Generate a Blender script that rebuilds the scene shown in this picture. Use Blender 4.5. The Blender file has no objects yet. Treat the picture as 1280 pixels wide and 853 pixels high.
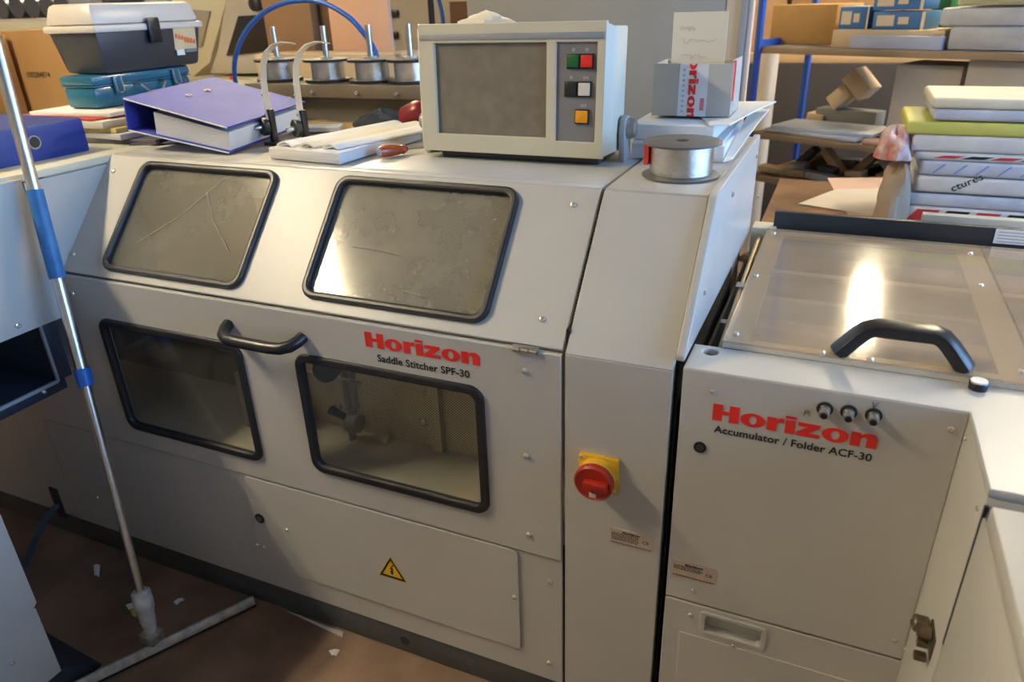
import bpy, bmesh, math, random
import numpy as np
from mathutils import Matrix, Vector
random.seed(7)
SC = bpy.context.scene
COL = SC.collection

# ------------------------------------------------------------------ camera
FOC = 905.0
PP = (640.0, 426.5)
RC = np.array([[0.91580411, 0.40050268, -0.03000717],
               [0.14555576, -0.40061017, -0.90461319],
               [-0.37432118, 0.82408076, -0.42517591]])   # world -> camera (right, down, forward)
CAM = np.array([0.0, -1.02221, 1.40])
cd = bpy.data.cameras.new('camera')
cam = bpy.data.objects.new('camera', cd)
COL.objects.link(cam)
cd.sensor_width = 36.0
cd.lens = FOC * 36.0 / 1280.0
cd.clip_start = 0.02
cam.matrix_world = Matrix(((RC[0][0], -RC[1][0], -RC[2][0], CAM[0]),
                           (RC[0][1], -RC[1][1], -RC[2][1], CAM[1]),
                           (RC[0][2], -RC[1][2], -RC[2][2], CAM[2]),
                           (0, 0, 0, 1)))
cd.dof.use_dof = True
cd.dof.focus_distance = 1.42
cd.dof.aperture_fstop = 4.0
SC.camera = cam

# ------------------------------------------------------------------ world, exposure
wd = bpy.data.worlds.new('daylight')
SC.world = wd
wd.use_nodes = True
bg = wd.node_tree.nodes['Background']
bg.inputs[0].default_value = (0.30, 0.56, 1.0, 1)
bg.inputs[1].default_value = 8.0
LAMP_WARM = (1.0, 0.85, 0.58)
LAMP_POWER = 130.0
SC.view_settings.view_transform = 'Standard'
SC.view_settings.look = 'None'
SC.view_settings.exposure = 0.80
SC.view_settings.gamma = 1.0
SC.view_settings.use_curve_mapping = False

# ------------------------------------------------------------------ pixel -> place helpers
def ray(u, v):
    return RC.T @ np.array([u - PP[0], v - PP[1], FOC])
def on(u, v, ax, val):
    r = ray(u, v); t = (val - CAM[ax]) / r[ax]
    return Vector(CAM + t * r)
def X(u, v, x): return on(u, v, 0, x)
def Y(u, v, y): return on(u, v, 1, y)
def Z(u, v, z): return on(u, v, 2, z)
def at_len(N, u, v, L, far=True):
    """point on the sight line of a pixel that lies a known length away from N"""
    d = ray(u, v); d = d / np.linalg.norm(d); o = CAM - np.array(N)
    b = d @ o; c = o @ o - L * L; q = b * b - c
    s = math.sqrt(max(q, 0)); t = -b + (s if far else -s)
    return Vector(CAM + t * d)
ZK, TY, TZ = 0.866, 0.205, 1.096          # knee height, top edge depth and height of the slanted cover
SV = Vector((0, TY, TZ - ZK)); SLEN = SV.length; SV.normalize()
SN = Vector((0, -SV.z, SV.y))
EX, EY, EZ = Vector((1, 0, 0)), Vector((0, 1, 0)), Vector((0, 0, 1))

# ------------------------------------------------------------------ materials
MATS = {}
def mat(name, col, rough=0.5, metal=0.0, spec=0.5, var=0.06, vscale=6.0, bump=0.0, bscale=200.0, emit=0.0, coat=0.0, col2=None):
    if name in MATS: return MATS[name]
    m = bpy.data.materials.new(name); m.use_nodes = True
    nt = m.node_tree; p = nt.nodes['Principled BSDF']
    p.inputs['Roughness'].default_value = rough
    p.inputs['Metallic'].default_value = metal
    p.inputs['Specular IOR Level'].default_value = spec
    p.inputs['Coat Weight'].default_value = coat
    tc = nt.nodes.new('ShaderNodeTexCoord')
    nz = nt.nodes.new('ShaderNodeTexNoise'); nz.inputs['Scale'].default_value = vscale; nz.inputs['Detail'].default_value = 5
    nt.links.new(tc.outputs['Object'], nz.inputs['Vector'])
    rp = nt.nodes.new('ShaderNodeValToRGB')
    rp.color_ramp.elements[0].position = 0.3; rp.color_ramp.elements[1].position = 0.7
    a = [max(0, c * (1 - var)) for c in col]; b = [min(1, c * (1 + var)) for c in (col2 or col)]
    rp.color_ramp.elements[0].color = (*a, 1); rp.color_ramp.elements[1].color = (*b, 1)
    nt.links.new(nz.outputs['Fac'], rp.inputs['Fac'])
    nt.links.new(rp.outputs['Color'], p.inputs['Base Color'])
    if bump > 0:
        n2 = nt.nodes.new('ShaderNodeTexNoise'); n2.inputs['Scale'].default_value = bscale; n2.inputs['Detail'].default_value = 3
        nt.links.new(tc.outputs['Object'], n2.inputs['Vector'])
        bp = nt.nodes.new('ShaderNodeBump'); bp.inputs['Strength'].default_value = bump; bp.inputs['Distance'].default_value = 0.004
        nt.links.new(n2.outputs['Fac'], bp.inputs['Height']); nt.links.new(bp.outputs['Normal'], p.inputs['Normal'])
    if emit > 0:
        p.inputs['Emission Color'].default_value = (*col, 1); p.inputs['Emission Strength'].default_value = emit
    MATS[name] = m
    return m
def pane_mat(name, tint, haze_col, haze, rough, hvar=0.5, scale=9.0):
    m = bpy.data.materials.new(name); m.use_nodes = True
    nt = m.node_tree; p = nt.nodes['Principled BSDF']; out = nt.nodes['Material Output']
    p.inputs['Base Color'].default_value = (*haze_col, 1); p.inputs['Roughness'].default_value = rough
    p.inputs['Specular IOR Level'].default_value = 0.3
    tr = nt.nodes.new('ShaderNodeBsdfTransparent'); tr.inputs[0].default_value = (*tint, 1)
    gl = nt.nodes.new('ShaderNodeBsdfGlossy'); gl.inputs['Roughness'].default_value = rough
    mx = nt.nodes.new('ShaderNodeMixShader'); m2 = nt.nodes.new('ShaderNodeMixShader')
    tc = nt.nodes.new('ShaderNodeTexCoord')
    nz = nt.nodes.new('ShaderNodeTexNoise'); nz.inputs['Scale'].default_value = scale; nz.inputs['Detail'].default_value = 8; nz.inputs['Roughness'].default_value = 0.65
    mr = nt.nodes.new('ShaderNodeMapRange'); mr.inputs[1].default_value = 0.3; mr.inputs[2].default_value = 0.75
    mr.inputs[3].default_value = haze * (1 - hvar); mr.inputs[4].default_value = min(1, haze * (1 + hvar))
    nt.links.new(tc.outputs['Object'], nz.inputs['Vector']); nt.links.new(nz.outputs['Fac'], mr.inputs[0])
    nt.links.new(mr.outputs[0], mx.inputs[0]); nt.links.new(tr.outputs[0], mx.inputs[1]); nt.links.new(p.outputs[0], mx.inputs[2])
    ge = nt.nodes.new('ShaderNodeNewGeometry'); dt = nt.nodes.new('ShaderNodeVectorMath'); dt.operation = 'DOT_PRODUCT'
    nt.links.new(ge.outputs['Incoming'], dt.inputs[0]); nt.links.new(ge.outputs['Normal'], dt.inputs[1])
    def mth(op, a, b=None):
        n = nt.nodes.new('ShaderNodeMath'); n.operation = op
        for i, x in enumerate((a, b)):
            if x is None: continue
            if isinstance(x, (int, float)): n.inputs[i].default_value = x
            else: nt.links.new(x, n.inputs[i])
        return n.outputs[0]
    c_ = mth('ABSOLUTE', dt.outputs['Value']); k5 = mth('POWER', mth('SUBTRACT', 1.0, c_), 5.0)
    fac = mth('ADD', mth('MULTIPLY', k5, 0.85), 0.035)          # Schlick reflectance, the same from both sides
    nt.links.new(fac, m2.inputs[0]); nt.links.new(mx.outputs[0], m2.inputs[1]); nt.links.new(gl.outputs[0], m2.inputs[2])
    nt.links.new(m2.outputs[0], out.inputs[0])
    MATS[name] = m
    return m
def perforated_mat():
    m = mat('perforated_steel', (0.78, 0.68, 0.48), 0.45, 0.0, var=0.1)
    nt = m.node_tree; p = nt.nodes['Principled BSDF']
    tc = nt.nodes.new('ShaderNodeTexCoord'); mp = nt.nodes.new('ShaderNodeMapping')
    mp.inputs['Rotation'].default_value = (math.radians(90), math.radians(0), math.radians(0)); mp.inputs['Scale'].default_value = (1, 1, 1)
    m2 = nt.nodes.new('ShaderNodeMapping'); m2.inputs['Rotation'].default_value = (0, 0, math.radians(45)); m2.inputs['Scale'].default_value = (225, 225, 225)
    vo = nt.nodes.new('ShaderNodeTexVoronoi'); vo.voronoi_dimensions = '2D'; vo.inputs['Scale'].default_value = 1; vo.inputs['Randomness'].default_value = 0
    nt.links.new(tc.outputs['Object'], mp.inputs[0]); nt.links.new(mp.outputs[0], m2.inputs[0]); nt.links.new(m2.outputs[0], vo.inputs['Vector'])
    mt = nt.nodes.new('ShaderNodeMath'); mt.operation = 'GREATER_THAN'; mt.inputs[1].default_value = 0.33
    nt.links.new(vo.outputs['Distance'], mt.inputs[0])
    mx = nt.nodes.new('ShaderNodeMix'); mx.data_type = 'RGBA'
    nt.links.new(mt.outputs[0], mx.inputs[0]); mx.inputs[6].default_value = (0.10, 0.085, 0.06, 1)
    src = p.inputs['Base Color'].links[0].from_socket
    nt.links.new(src, mx.inputs[7]); nt.links.new(mx.outputs[2], p.inputs['Base Color'])
    return m

# ------------------------------------------------------------------ object helpers
W = {}
def link(o, parent=None, Mw=None):
    COL.objects.link(o)
    if parent is not None:
        o.parent = parent; W[o] = W[parent]
    else:
        W[o] = Mw or Matrix.Identity(4)
    return o
def tag(o, label=None, cat=None, group=None, kind=None):
    if label: o['label'] = label
    if cat: o['category'] = cat
    if group: o['group'] = group
    if kind: o['kind'] = kind
    return o
def thing(name, label, cat, base=(0, 0, 0), group=None, Mw=None):
    o = bpy.data.objects.new(name, None); o.empty_display_size = 0.05
    Mw = Mw or Matrix.Translation(Vector(base))
    link(o, None, Mw); o.matrix_world = Mw
    return tag(o, label, cat, group)
def finish(me, smooth):
    if smooth:
        me.shade_smooth(); me.set_sharp_from_angle(angle=math.radians(35))
class MB:
    def __init__(s): s.v = []; s.f = []
    def add(s, vs, fs, M=None):
        n = len(s.v)
        for p in vs:
            p = Vector(p); s.v.append(M @ p if M is not None else p)
        for f in fs: s.f.append([i + n for i in f])
        return s
    def box(s, a, b, M=None):
        x0, y0, z0 = a; x1, y1, z1 = b
        return s.add([(x0, y0, z0), (x1, y0, z0), (x1, y1, z0), (x0, y1, z0), (x0, y0, z1), (x1, y0, z1), (x1, y1, z1), (x0, y1, z1)],
                     [(3, 2, 1, 0), (4, 5, 6, 7), (0, 1, 5, 4), (1, 2, 6, 5), (2, 3, 7, 6), (3, 0, 4, 7)], M)
    def hexa(s, lo, hi, M=None):           # 4 lower + 4 upper points, both counter-clockwise from above
        return s.add(list(lo) + list(hi), [(3, 2, 1, 0), (4, 5, 6, 7), (0, 1, 5, 4), (1, 2, 6, 5), (2, 3, 7, 6), (3, 0, 4, 7)], M)
    def lathe(s, prof, p0=(0, 0, 0), axis=(0, 0, 1), seg=24, M=None):
        q = Vector((0, 0, 1)).rotation_difference(Vector(axis)).to_matrix(); p0 = Vector(p0)
        vs = []; fs = []; n = len(prof)
        for i in range(seg):
            a = 2 * math.pi * i / seg
            for r, z in prof: vs.append(p0 + q @ Vector((r * math.cos(a), r * math.sin(a), z)))
        for i in range(seg):
            j = (i + 1) % seg
            for k in range(n - 1): fs.append((i * n + k, j * n + k, j * n + k + 1, i * n + k + 1))
        fs.append([i * n for i in reversed(range(seg))]); fs.append([i * n + n - 1 for i in range(seg)])
        return s.add(vs, fs, M)
    def cyl(s, p0, p1, r, seg=20, r2=None, M=None):
        d = Vector(p1) - Vector(p0)
        return s.lathe([(r, 0), (r if r2 is None else r2, d.length)], p0, d, seg, M)
    def tube(s, pts, r, seg=10, flat=None, M=None, up0=None):
        """sweep a round (or flat = (half width, half thickness)) section along points"""
        pts = [Vector(p) for p in pts]; n = len(pts); vs = []; fs = []
        t0 = (pts[1] - pts[0]).normalized()
        up = Vector(up0) if up0 is not None else (Vector((0, 0, 1)) if abs(t0.z) < 0.9 else Vector((0, 1, 0)))
        for i, p in enumerate(pts):
            t = (pts[min(i + 1, n - 1)] - pts[max(i - 1, 0)]).normalized()
            side = t.cross(up).normalized(); up = side.cross(t).normalized()
            if flat:
                w, h = flat
                sec = [(w, h), (-w, h), (-w, -h), (w, -h)]
            else:
                rr = r[i] if isinstance(r, (list, tuple)) else r
                sec = [(rr * math.cos(2 * math.pi * k / seg), rr * math.sin(2 * math.pi * k / seg)) for k in range(seg)]
            for a, b in sec: vs.append(p + side * a + up * b)
        m = len(sec)
        for i in range(n - 1):
            for k in range(m):
                l = (k + 1) % m
                fs.append((i * m + k, i * m + l, (i + 1) * m + l, (i + 1) * m + k))
        fs.append(list(reversed(range(m)))); fs.append([(n - 1) * m + k for k in range(m)])
        return s.add(vs, fs, M)
    def prism(s, poly, depth, O, ux, uy, M=None):
        O, ux, uy = Vector(O), Vector(ux), Vector(uy); nz = ux.cross(uy).normalized()
        n = len(poly)
        lo = [O + ux * a + uy * b for a, b in poly]; hi = [p + nz * depth for p in lo]
        fs = [list(reversed(range(n))), [n + i for i in range(n)]]
        for i in range(n): j = (i + 1) % n; fs.append((i, j, n + j, n + i))
        return s.add(lo + hi, fs, M)
    def build(s, name, m, parent=None, smooth=False, bevel=0.0, bseg=2, local=False):
        me = bpy.data.meshes.new(name)
        me.from_pydata([tuple(p) for p in s.v], [], s.f)
        bm = bmesh.new(); bm.from_mesh(me)
        bmesh.ops.recalc_face_normals(bm, faces=bm.faces)
        if bevel > 0:
            es = [e for e in bm.edges if len(e.link_faces) == 2 and e.calc_face_angle(0) > 0.5]
            bmesh.ops.bevel(bm, geom=es, offset=bevel, segments=bseg, profile=0.5, affect='EDGES', clamp_overlap=True)
            smooth = True
        bm.to_mesh(me); bm.free()
        return mesh_obj(name, me, m, parent, smooth, local)
def mesh_obj(name, me, m, parent=None, smooth=False, local=False):
    if parent is not None and not local: me.transform(W[parent].inverted())
    finish(me, smooth)
    me.materials.append(m)
    return link(bpy.data.objects.new(name, me), parent)
def rr(x0, y0, x1, y1, r, n=6):
    pts = []
    for cx, cy, a0 in ((x1 - r, y1 - r, 0), (x0 + r, y1 - r, 90), (x0 + r, y0 + r, 180), (x1 - r, y0 + r, 270)):
        for k in range(n + 1):
            a = math.radians(a0 + 90 * k / n); pts.append((cx + r * math.cos(a), cy + r * math.sin(a)))
    return pts
def ell(cx, cy, a, b, n=28): return [(cx + a * math.cos(2 * math.pi * k / n), cy + b * math.sin(2 * math.pi * k / n)) for k in range(n)]
def curve_mesh(loops, thick, bev=0.0):
    cu = bpy.data.curves.new('tmp', 'CURVE'); cu.dimensions = '2D'; cu.fill_mode = 'BOTH'
    cu.extrude = max(thick / 2 - bev, 0); cu.bevel_depth = bev; cu.bevel_resolution = 1; cu.offset = -bev
    for lp in loops:
        sp = cu.splines.new('POLY'); sp.points.add(len(lp) - 1); sp.use_cyclic_u = True
        for q, p in zip(sp.points, lp): q.co = (p[0], p[1], 0, 1)
    o = bpy.data.objects.new('tmp', cu)
    me = bpy.data.meshes.new_from_object(o)
    bpy.data.objects.remove(o); bpy.data.curves.remove(cu)
    return me
def frame(O, ux, uy):
    ux = Vector(ux).normalized(); uy = Vector(uy).normalized(); nz = ux.cross(uy)
    return Matrix(((ux.x, uy.x, nz.x, O[0]), (ux.y, uy.y, nz.y, O[1]), (ux.z, uy.z, nz.z, O[2]), (0, 0, 0, 1)))
def plate(name, loops, thick, O, ux, uy, m, parent=None, bev=0.0, smooth=False):
    """flat sheet with holes; its outer face lies in the plane (O, ux, uy), thickness goes inwards"""
    me = curve_mesh(loops, thick, bev)
    me.transform(frame(O, ux, uy) @ Matrix.Translation((0, 0, -thick / 2)))
    return mesh_obj(name, me, m, parent, smooth or bev > 0)
def text_mesh(s, width, bold=0.0, xs=1.0, shear=0.0, thick=0.0004):
    cu = bpy.data.curves.new('tmp', 'FONT'); cu.body = s; cu.size = 1.0; cu.offset = bold; cu.shear = shear; cu.resolution_u = 3
    cu.space_character = 1.0 + bold * 1.2
    o = bpy.data.objects.new('tmp', cu); me = bpy.data.meshes.new_from_object(o)
    bpy.data.objects.remove(o); bpy.data.curves.remove(cu)
    co = np.array([v.co[:] for v in me.vertices]); mn, mx = co.min(0), co.max(0)
    k = width / (mx[0] - mn[0])
    me.transform(Matrix.Diagonal((k, k * xs, 1, 1)) @ Matrix.Translation((-mn[0], -mn[1], 0)))
    return me
def lettering(name, s, width, O, ux, uy, m, parent, bold=0.0, ys=1.0, shear=0.0, lift=0.0006):
    me = text_mesh(s, width, bold, ys, shear)
    F = frame(O, ux, uy); me.transform(F @ Matrix.Translation((0, 0, lift)))
    return mesh_obj(name, me, m, parent)
def logo(name, width, O, ux, uy, m, parent, lift=0.0006):
    """heavy extended 'Horizon' wordmark drawn as letter shapes"""
    L = []
    def sh(p, dx): return [(a + dx, b) for a, b in p]
    H = [(0, 0), (.5, 0), (.5, .4), (.85, .4), (.85, 0), (1.35, 0), (1.35, 1), (.85, 1), (.85, .62), (.5, .62), (.5, 1), (0, 1)]
    x = 0; L.append(sh(H, x)); x += 1.42
    def o_(x): L.append(ell(x + .62, .385, .62, .405)); L.append(ell(x + .62, .385, .19, .25))
    o_(x); x += 1.32
    r = [(0, 0), (.47, 0), (.47, .36), (.52, .48), (.62, .54), (.8, .54), (.8, .8), (.66, .8), (.52, .74), (.45, .64), (.45, .78), (0, .78)]
    L.append(sh(r, x)); x += .88
    L.append(sh([(0, 0), (.48, 0), (.48, .78), (0, .78)], x)); L.append(sh([(-.03, .87), (.5, .87), (.5, 1.02), (-.03, 1.02)], x)); x += .56
    z = [(0, 0), (1.1, 0), (1.1, .22), (.56, .22), (1.08, .58), (1.08, .78), (.04, .78), (.04, .56), (.5, .56), (0, .2)]
    L.append(sh(z, x)); x += 1.18
    o_(x); x += 1.32
    n = [(0, 0), (.47, 0), (.47, .42), (.52, .52), (.62, .55), (.7, .52), (.73, .44), (.73, 0), (1.2, 0), (1.2, .5), (1.14, .68), (1.0, .78), (.8, .8), (.6, .76), (.45, .66), (.45, .78), (0, .78)]
    L.append(sh(n, x)); x += 1.2
    k = width / x
    me = curve_mesh([[(a * k, b * k) for a, b in l] for l in L], 0.0006)
    me.transform(frame(O, ux, uy) @ Matrix.Translation((0, 0, lift)))
    return mesh_obj(name, me, m, parent)

# shared screw mesh (dome head with a socket)
def _screw():
    mb = MB(); mb.lathe([(0.0062, -0.001), (0.0062, 0.0012), (0.0052, 0.0036), (0.003, 0.0046), (0.0024, 0.0046), (0.0022, 0.0025)], seg=14)
    me = bpy.data.meshes.new('screw'); me.from_pydata([tuple(p) for p in mb.v], [], mb.f)
    bm = bmesh.new(); bm.from_mesh(me); bmesh.ops.recalc_face_normals(bm, faces=bm.faces); bm.to_mesh(me); bm.free()
    me.shade_smooth(); me.set_sharp_from_angle(angle=math.radians(40)); return me
SCREW = _screw()
SCREW.materials.append(mat('screw_steel', (0.78, 0.72, 0.60), 0.25, 0.6, var=0.1, vscale=300))
def screw(parent, p, nrm, k=1.0):
    o = link(bpy.data.objects.new('screw', SCREW), parent)
    q = EZ.rotation_difference(Vector(nrm)).to_matrix().to_4x4()
    o.matrix_local = W[parent].inverted() @ Matrix.Translation(Vector(p)) @ q @ Matrix.Scale(k, 4)
    return o
def boxthing(name, label, cat, a, b, m, group=None, bevel=0.004, rz=0.0, kind=None):
    """one-mesh thing: bevelled box given by opposite corners, turned about its own centre"""
    a, b = Vector(a), Vector(b); c = (a + b) / 2; base = Vector((c.x, c.y, min(a.z, b.z))); h = (b - a)
    mb = MB(); mb.box((-abs(h.x) / 2, -abs(h.y) / 2, 0), (abs(h.x) / 2, abs(h.y) / 2, abs(h.z)))
    o = mb.build(name, m, None, bevel=bevel, local=True)
    o.matrix_world = Matrix.Translation(base) @ Matrix.Rotation(rz, 4, 'Z')
    W[o] = o.matrix_world.copy()
    return tag(o, label, cat, group, kind)

# palette
paint = mat('grey_machine_paint', (0.52, 0.50, 0.46), 0.34, 0, 0.4, var=0.05, vscale=3, bump=0.02, bscale=500)
plinth_m = mat('plinth_dark_paint', (0.075, 0.08, 0.078), 0.5, var=0.2, vscale=8)
navy = mat('navy_dark_paint', (0.025, 0.033, 0.05), 0.45, var=0.15)
rubber = mat('black_rubber', (0.018, 0.018, 0.02), 0.42, var=0.1)
blackp = mat('black_plastic', (0.014, 0.014, 0.016), 0.35, var=0.1)
steel = mat('brushed_steel', (0.60, 0.58, 0.55), 0.3, 1.0, var=0.1, vscale=40)
alu = mat('aluminium', (0.66, 0.65, 0.63), 0.33, 1.0, var=0.08, vscale=30)
darkm = mat('dark_machine_interior', (0.02, 0.02, 0.02), 0.6, var=0.2)
red_ink = mat('red_print', (0.80, 0.03, 0.02), 0.45, var=0.03)
black_ink = mat('black_print', (0.012, 0.012, 0.012), 0.5, var=0.03)
paper = mat('white_paper', (0.80, 0.79, 0.76), 0.7, spec=0.2, var=0.04, vscale=4)
paperwarm = mat('cream_paper', (0.76, 0.70, 0.58), 0.7, spec=0.2, var=0.06, vscale=4)
papergrey = mat('grey_paper', (0.55, 0.55, 0.56), 0.7, spec=0.2, var=0.06, vscale=4)
card = mat('brown_cardboard', (0.42, 0.24, 0.10), 0.8, spec=0.2, var=0.1, vscale=5)
cardl = mat('light_cardboard', (0.62, 0.46, 0.28), 0.8, spec=0.2, var=0.1, vscale=5)
cardg = mat('grey_cardboard', (0.48, 0.44, 0.39), 0.8, spec=0.2, var=0.06, vscale=5)
wood = mat('brown_wood', (0.20, 0.115, 0.06), 0.5, var=0.3, vscale=7, col2=(0.26, 0.15, 0.08))
cream = mat('cream_paint', (0.70, 0.65, 0.48), 0.45, var=0.05)

# ================================================================== the room
def S(name, o): o['kind'] = 'structure'; o.name = name; return o
floor_m = mat('floor_screed', (0.17, 0.10, 0.065), 0.55, var=0.28, vscale=5, bump=0.15, bscale=60, col2=(0.21, 0.13, 0.085))
wall_m = mat('wall_plaster', (0.30, 0.27, 0.23), 0.8, var=0.05)
ceil_m = mat('ceiling_white', (0.42, 0.40, 0.37), 0.8, var=0.04)
RX0, RX1, RY0, RY1, RZ1 = -5.4, 3.2, -3.2, 7.4, 3.0
S('floor', MB().box((RX0, RY0, -0.1), (RX1, RY1, 0)).build('floor', floor_m))
S('ceiling', MB().box((RX0, RY0, RZ1), (RX1, RY1, RZ1 + 0.1)).build('ceiling', ceil_m))
S('wall_left', MB().box((RX0 - 0.1, RY0, 0), (RX0, RY1, RZ1)).build('wall_left', wall_m))
S('wall_back', MB().box((RX0, RY1, 0), (RX1, RY1 + 0.1, RZ1)).build('wall_back', wall_m))
S('wall_front', MB().box((RX0, RY0 - 0.1, 0), (RX1, RY0, RZ1)).build('wall_front', wall_m))
wy0, wy1, wz0, wz1 = -1.6, 2.2, 0.95, 2.75
S('wall_right', plate('wall_right', [[(-RY1, 0), (-RY0, 0), (-RY0, RZ1), (-RY1, RZ1)], [(-wy1, wz0), (-wy0, wz0), (-wy0, wz1), (-wy1, wz1)]], 0.15,
                      (RX1, 0, 0), (0, -1, 0), EZ, wall_m))
wn = S('window_1', plate('window_1', [[(-wy1, wz0), (-wy0, wz0), (-wy0, wz1), (-wy1, wz1)]] +
        [[(-wy1 + .06 + k * 1.26, wz0 + .06), (-wy1 + 1.2 + k * 1.26, wz0 + .06), (-wy1 + 1.2 + k * 1.26, wz1 - .06), (-wy1 + .06 + k * 1.26, wz1 - .06)] for k in range(3)], 0.05,
        (RX1 + 0.06, 0, 0), (0, -1, 0), EZ, mat('window_frame_white', (0.75, 0.75, 0.74), 0.4)))
glass = pane_mat('window_glass', (0.98, 0.99, 1.0), (0.8, 0.8, 0.8), 0.02, 0.02)
for k in range(3):
    y0 = wy1 - .06 - k * 1.26
    MB().box((RX1 + .08, y0 - 1.14, wz0 + .06), (RX1 + .085, y0, wz1 - .06)).build('pane', glass, wn)
pl = bpy.data.lights.new('window_portal', 'AREA'); pl.shape = 'RECTANGLE'; pl.size = wy1 - wy0; pl.size_y = wz1 - wz0
pl.cycles.is_portal = True
po = bpy.data.objects.new('window_portal', pl); COL.objects.link(po)
po.matrix_world = frame((RX1 + 0.12, (wy0 + wy1) / 2, (wz0 + wz1) / 2), (0, -1, 0), (0, 0, 1))
po.matrix_world = Matrix.Translation((RX1 + 0.12, (wy0 + wy1) / 2, (wz0 + wz1) / 2)) @ Matrix.Rotation(math.radians(90), 4, 'Z') @ Matrix.Rotation(math.radians(90), 4, 'X')
# the portal looks along its local -Z: turn it to face the room (-X)
po.matrix_world = Matrix.Translation((RX1 + 0.12, (wy0 + wy1) / 2, (wz0 + wz1) / 2)) @ Matrix(((0, 0, 1, 0), (1, 0, 0, 0), (0, 1, 0, 0), (0, 0, 0, 1)))

tube_m = mat('lamp_tube_glow', LAMP_WARM, 0.4, emit=LAMP_POWER)
house_m = mat('lamp_housing', (0.7, 0.7, 0.68), 0.4)
def ceiling_light(x, y, ln, label, along='y', z=2.86, w=0.1):
    t = thing('ceiling_light', label, 'lamp', (x, y, z), 'fluorescent ceiling lights')
    d = EY if along == 'y' else EX; s = EX if along == 'y' else EY
    c = Vector((x, y, z))
    M_ = frame(c, s, d)
    MB().box((-w - .05, -ln / 2 - .05, .03), (w + .05, ln / 2 + .05, .14), M_).build('housing', house_m, t, bevel=0.01)
    for k in (-1, 1):
        MB().cyl(c + s * (k * w * .5) - d * ln / 2, c + s * (k * w * .5) + d * ln / 2, 0.019, 12).build('tube', tube_m, t, smooth=True)
    return t
ceiling_light(-2.62, -0.90, 1.2, 'warm twin tube ceiling light over the grey machine with open niche', 'y')
ceiling_light(0.40, 5.47, 1.0, 'warm twin tube ceiling light beyond the blue shelving rack', 'y', w=.07)
ceiling_light(-3.0, 2.6, 1.2, 'unseen warm twin tube light over the cream machine, added for ambient light', 'y')  # unseen lamp, added to raise the ambient light of the room
ceiling_light(1.1, 2.7, 1.2, 'unseen warm twin tube light added to brighten the blue shelving rack', 'y')  # unseen lamp, added to brighten the rack and the right background

# ================================================================== saddle stitcher
st = thing('saddle_stitcher', 'long grey saddle stitcher machine with four framed windows and slanted lid', 'machine', (-1.0, 0.4, 0))
XL, XR = -1.866, -0.374
MB().box((XL, 0.004, 0.0), (-0.19, 0.78, 0.076)).build('plinth', plinth_m, st, bevel=0.003)
MB().lathe([(0.013, -.001), (0.013, .001)], (-.77, .0045, .037), (0, -1, 0)).build('plinth_hole', darkm, st)
F0 = (0, 0, 0)
def fr(x0, z0, x1, z1): return [(x0, z0), (x1, z0), (x1, z1), (x0, z1)]
plate('lower_panel', [fr(XL, .077, XR, .414)], .01, (0, .001, 0), EX, EZ, paint, st, bev=.0015)
plate('access_panel', [rr(-1.166, .142, -.466, .413, .012)], .0045, (0, -.0035, 0), EX, EZ, paint, st, bev=.0015)
# windows (x0,x1) shared by both rows
LW = [(-1.512, -1.087, .470, .768), (-.946, -.521, .487, .773)]
UW = [(-1.478, -1.077, .020, .294), (-.926, -.521, .026, .294)]
GW = 0.012
plate('front_cover', [fr(XL, .418, XR, .861)] + [rr(a + GW, c + GW, b - GW, d - GW, .02) for a, b, c, d in LW], .014, (0, -.004, 0), EX, EZ, paint, st, bev=.002)
OS = Vector((0, 0, ZK))
lid = plate('lid', [fr(-1.605, .004, XR, SLEN + .002)] + [rr(a + GW, c + GW, b - GW, d - GW, .02) for a, b, c, d in UW], .014, OS, EX, SV, paint, st, bev=.002)
for k, (a, b, c, d) in enumerate(LW):
    g = plate('window_gasket', [rr(a, c, b, d, .03), rr(a + .018, c + .018, b - .018, d - .018, .016)], .016, (0, -.011, 0), EX, EZ, rubber, st, bev=.004)
    pm = pane_mat('clear_pane_%d' % k, (.985, .98, .95), (.45, .43, .36), .025 if k else .06, .03, .8)
    plate('window_pane', [rr(a + .01, c + .01, b - .01, d - .01, .02)], .003, (0, .001, 0), EX, EZ, pm, st)
for k, (a, b, c, d) in enumerate(UW):
    plate('window_gasket', [rr(a, c, b, d, .03), rr(a + .015, c + .015, b - .015, d - .015, .018)], .018, OS + SN * .011, EX, SV, rubber, st, bev=.005)
    pm = pane_mat('dusty_pane_%d' % k, (.78, .74, .64), (.42, .39, .31), .43, .12, .25, 5)
    plate('window_pane', [rr(a + .01, c + .01, b - .01, d - .01, .02)], .003, OS - SN * .002, EX, SV, pm, st)
# scratches on the dusty left pane
scr = mat('pane_scratch', (.28, .26, .20), .6)
def on_sl(u, v):
    r = ray(u, v); n = np.array(SN); t = ((np.array(OS) - CAM) @ n) / (r @ n); return Vector(CAM + t * r)
for pts in ([(172, 303), (225, 270), (282, 222)], [(258, 240), (268, 280), (288, 318)], [(502, 363), (520, 368), (535, 372)], [(440, 308), (470, 312), (500, 319)]):
    MB().tube([on_sl(*p) for p in pts], 0.001, 5, flat=(.0006, .0003), up0=SN).build('scratch', scr, st)
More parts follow.
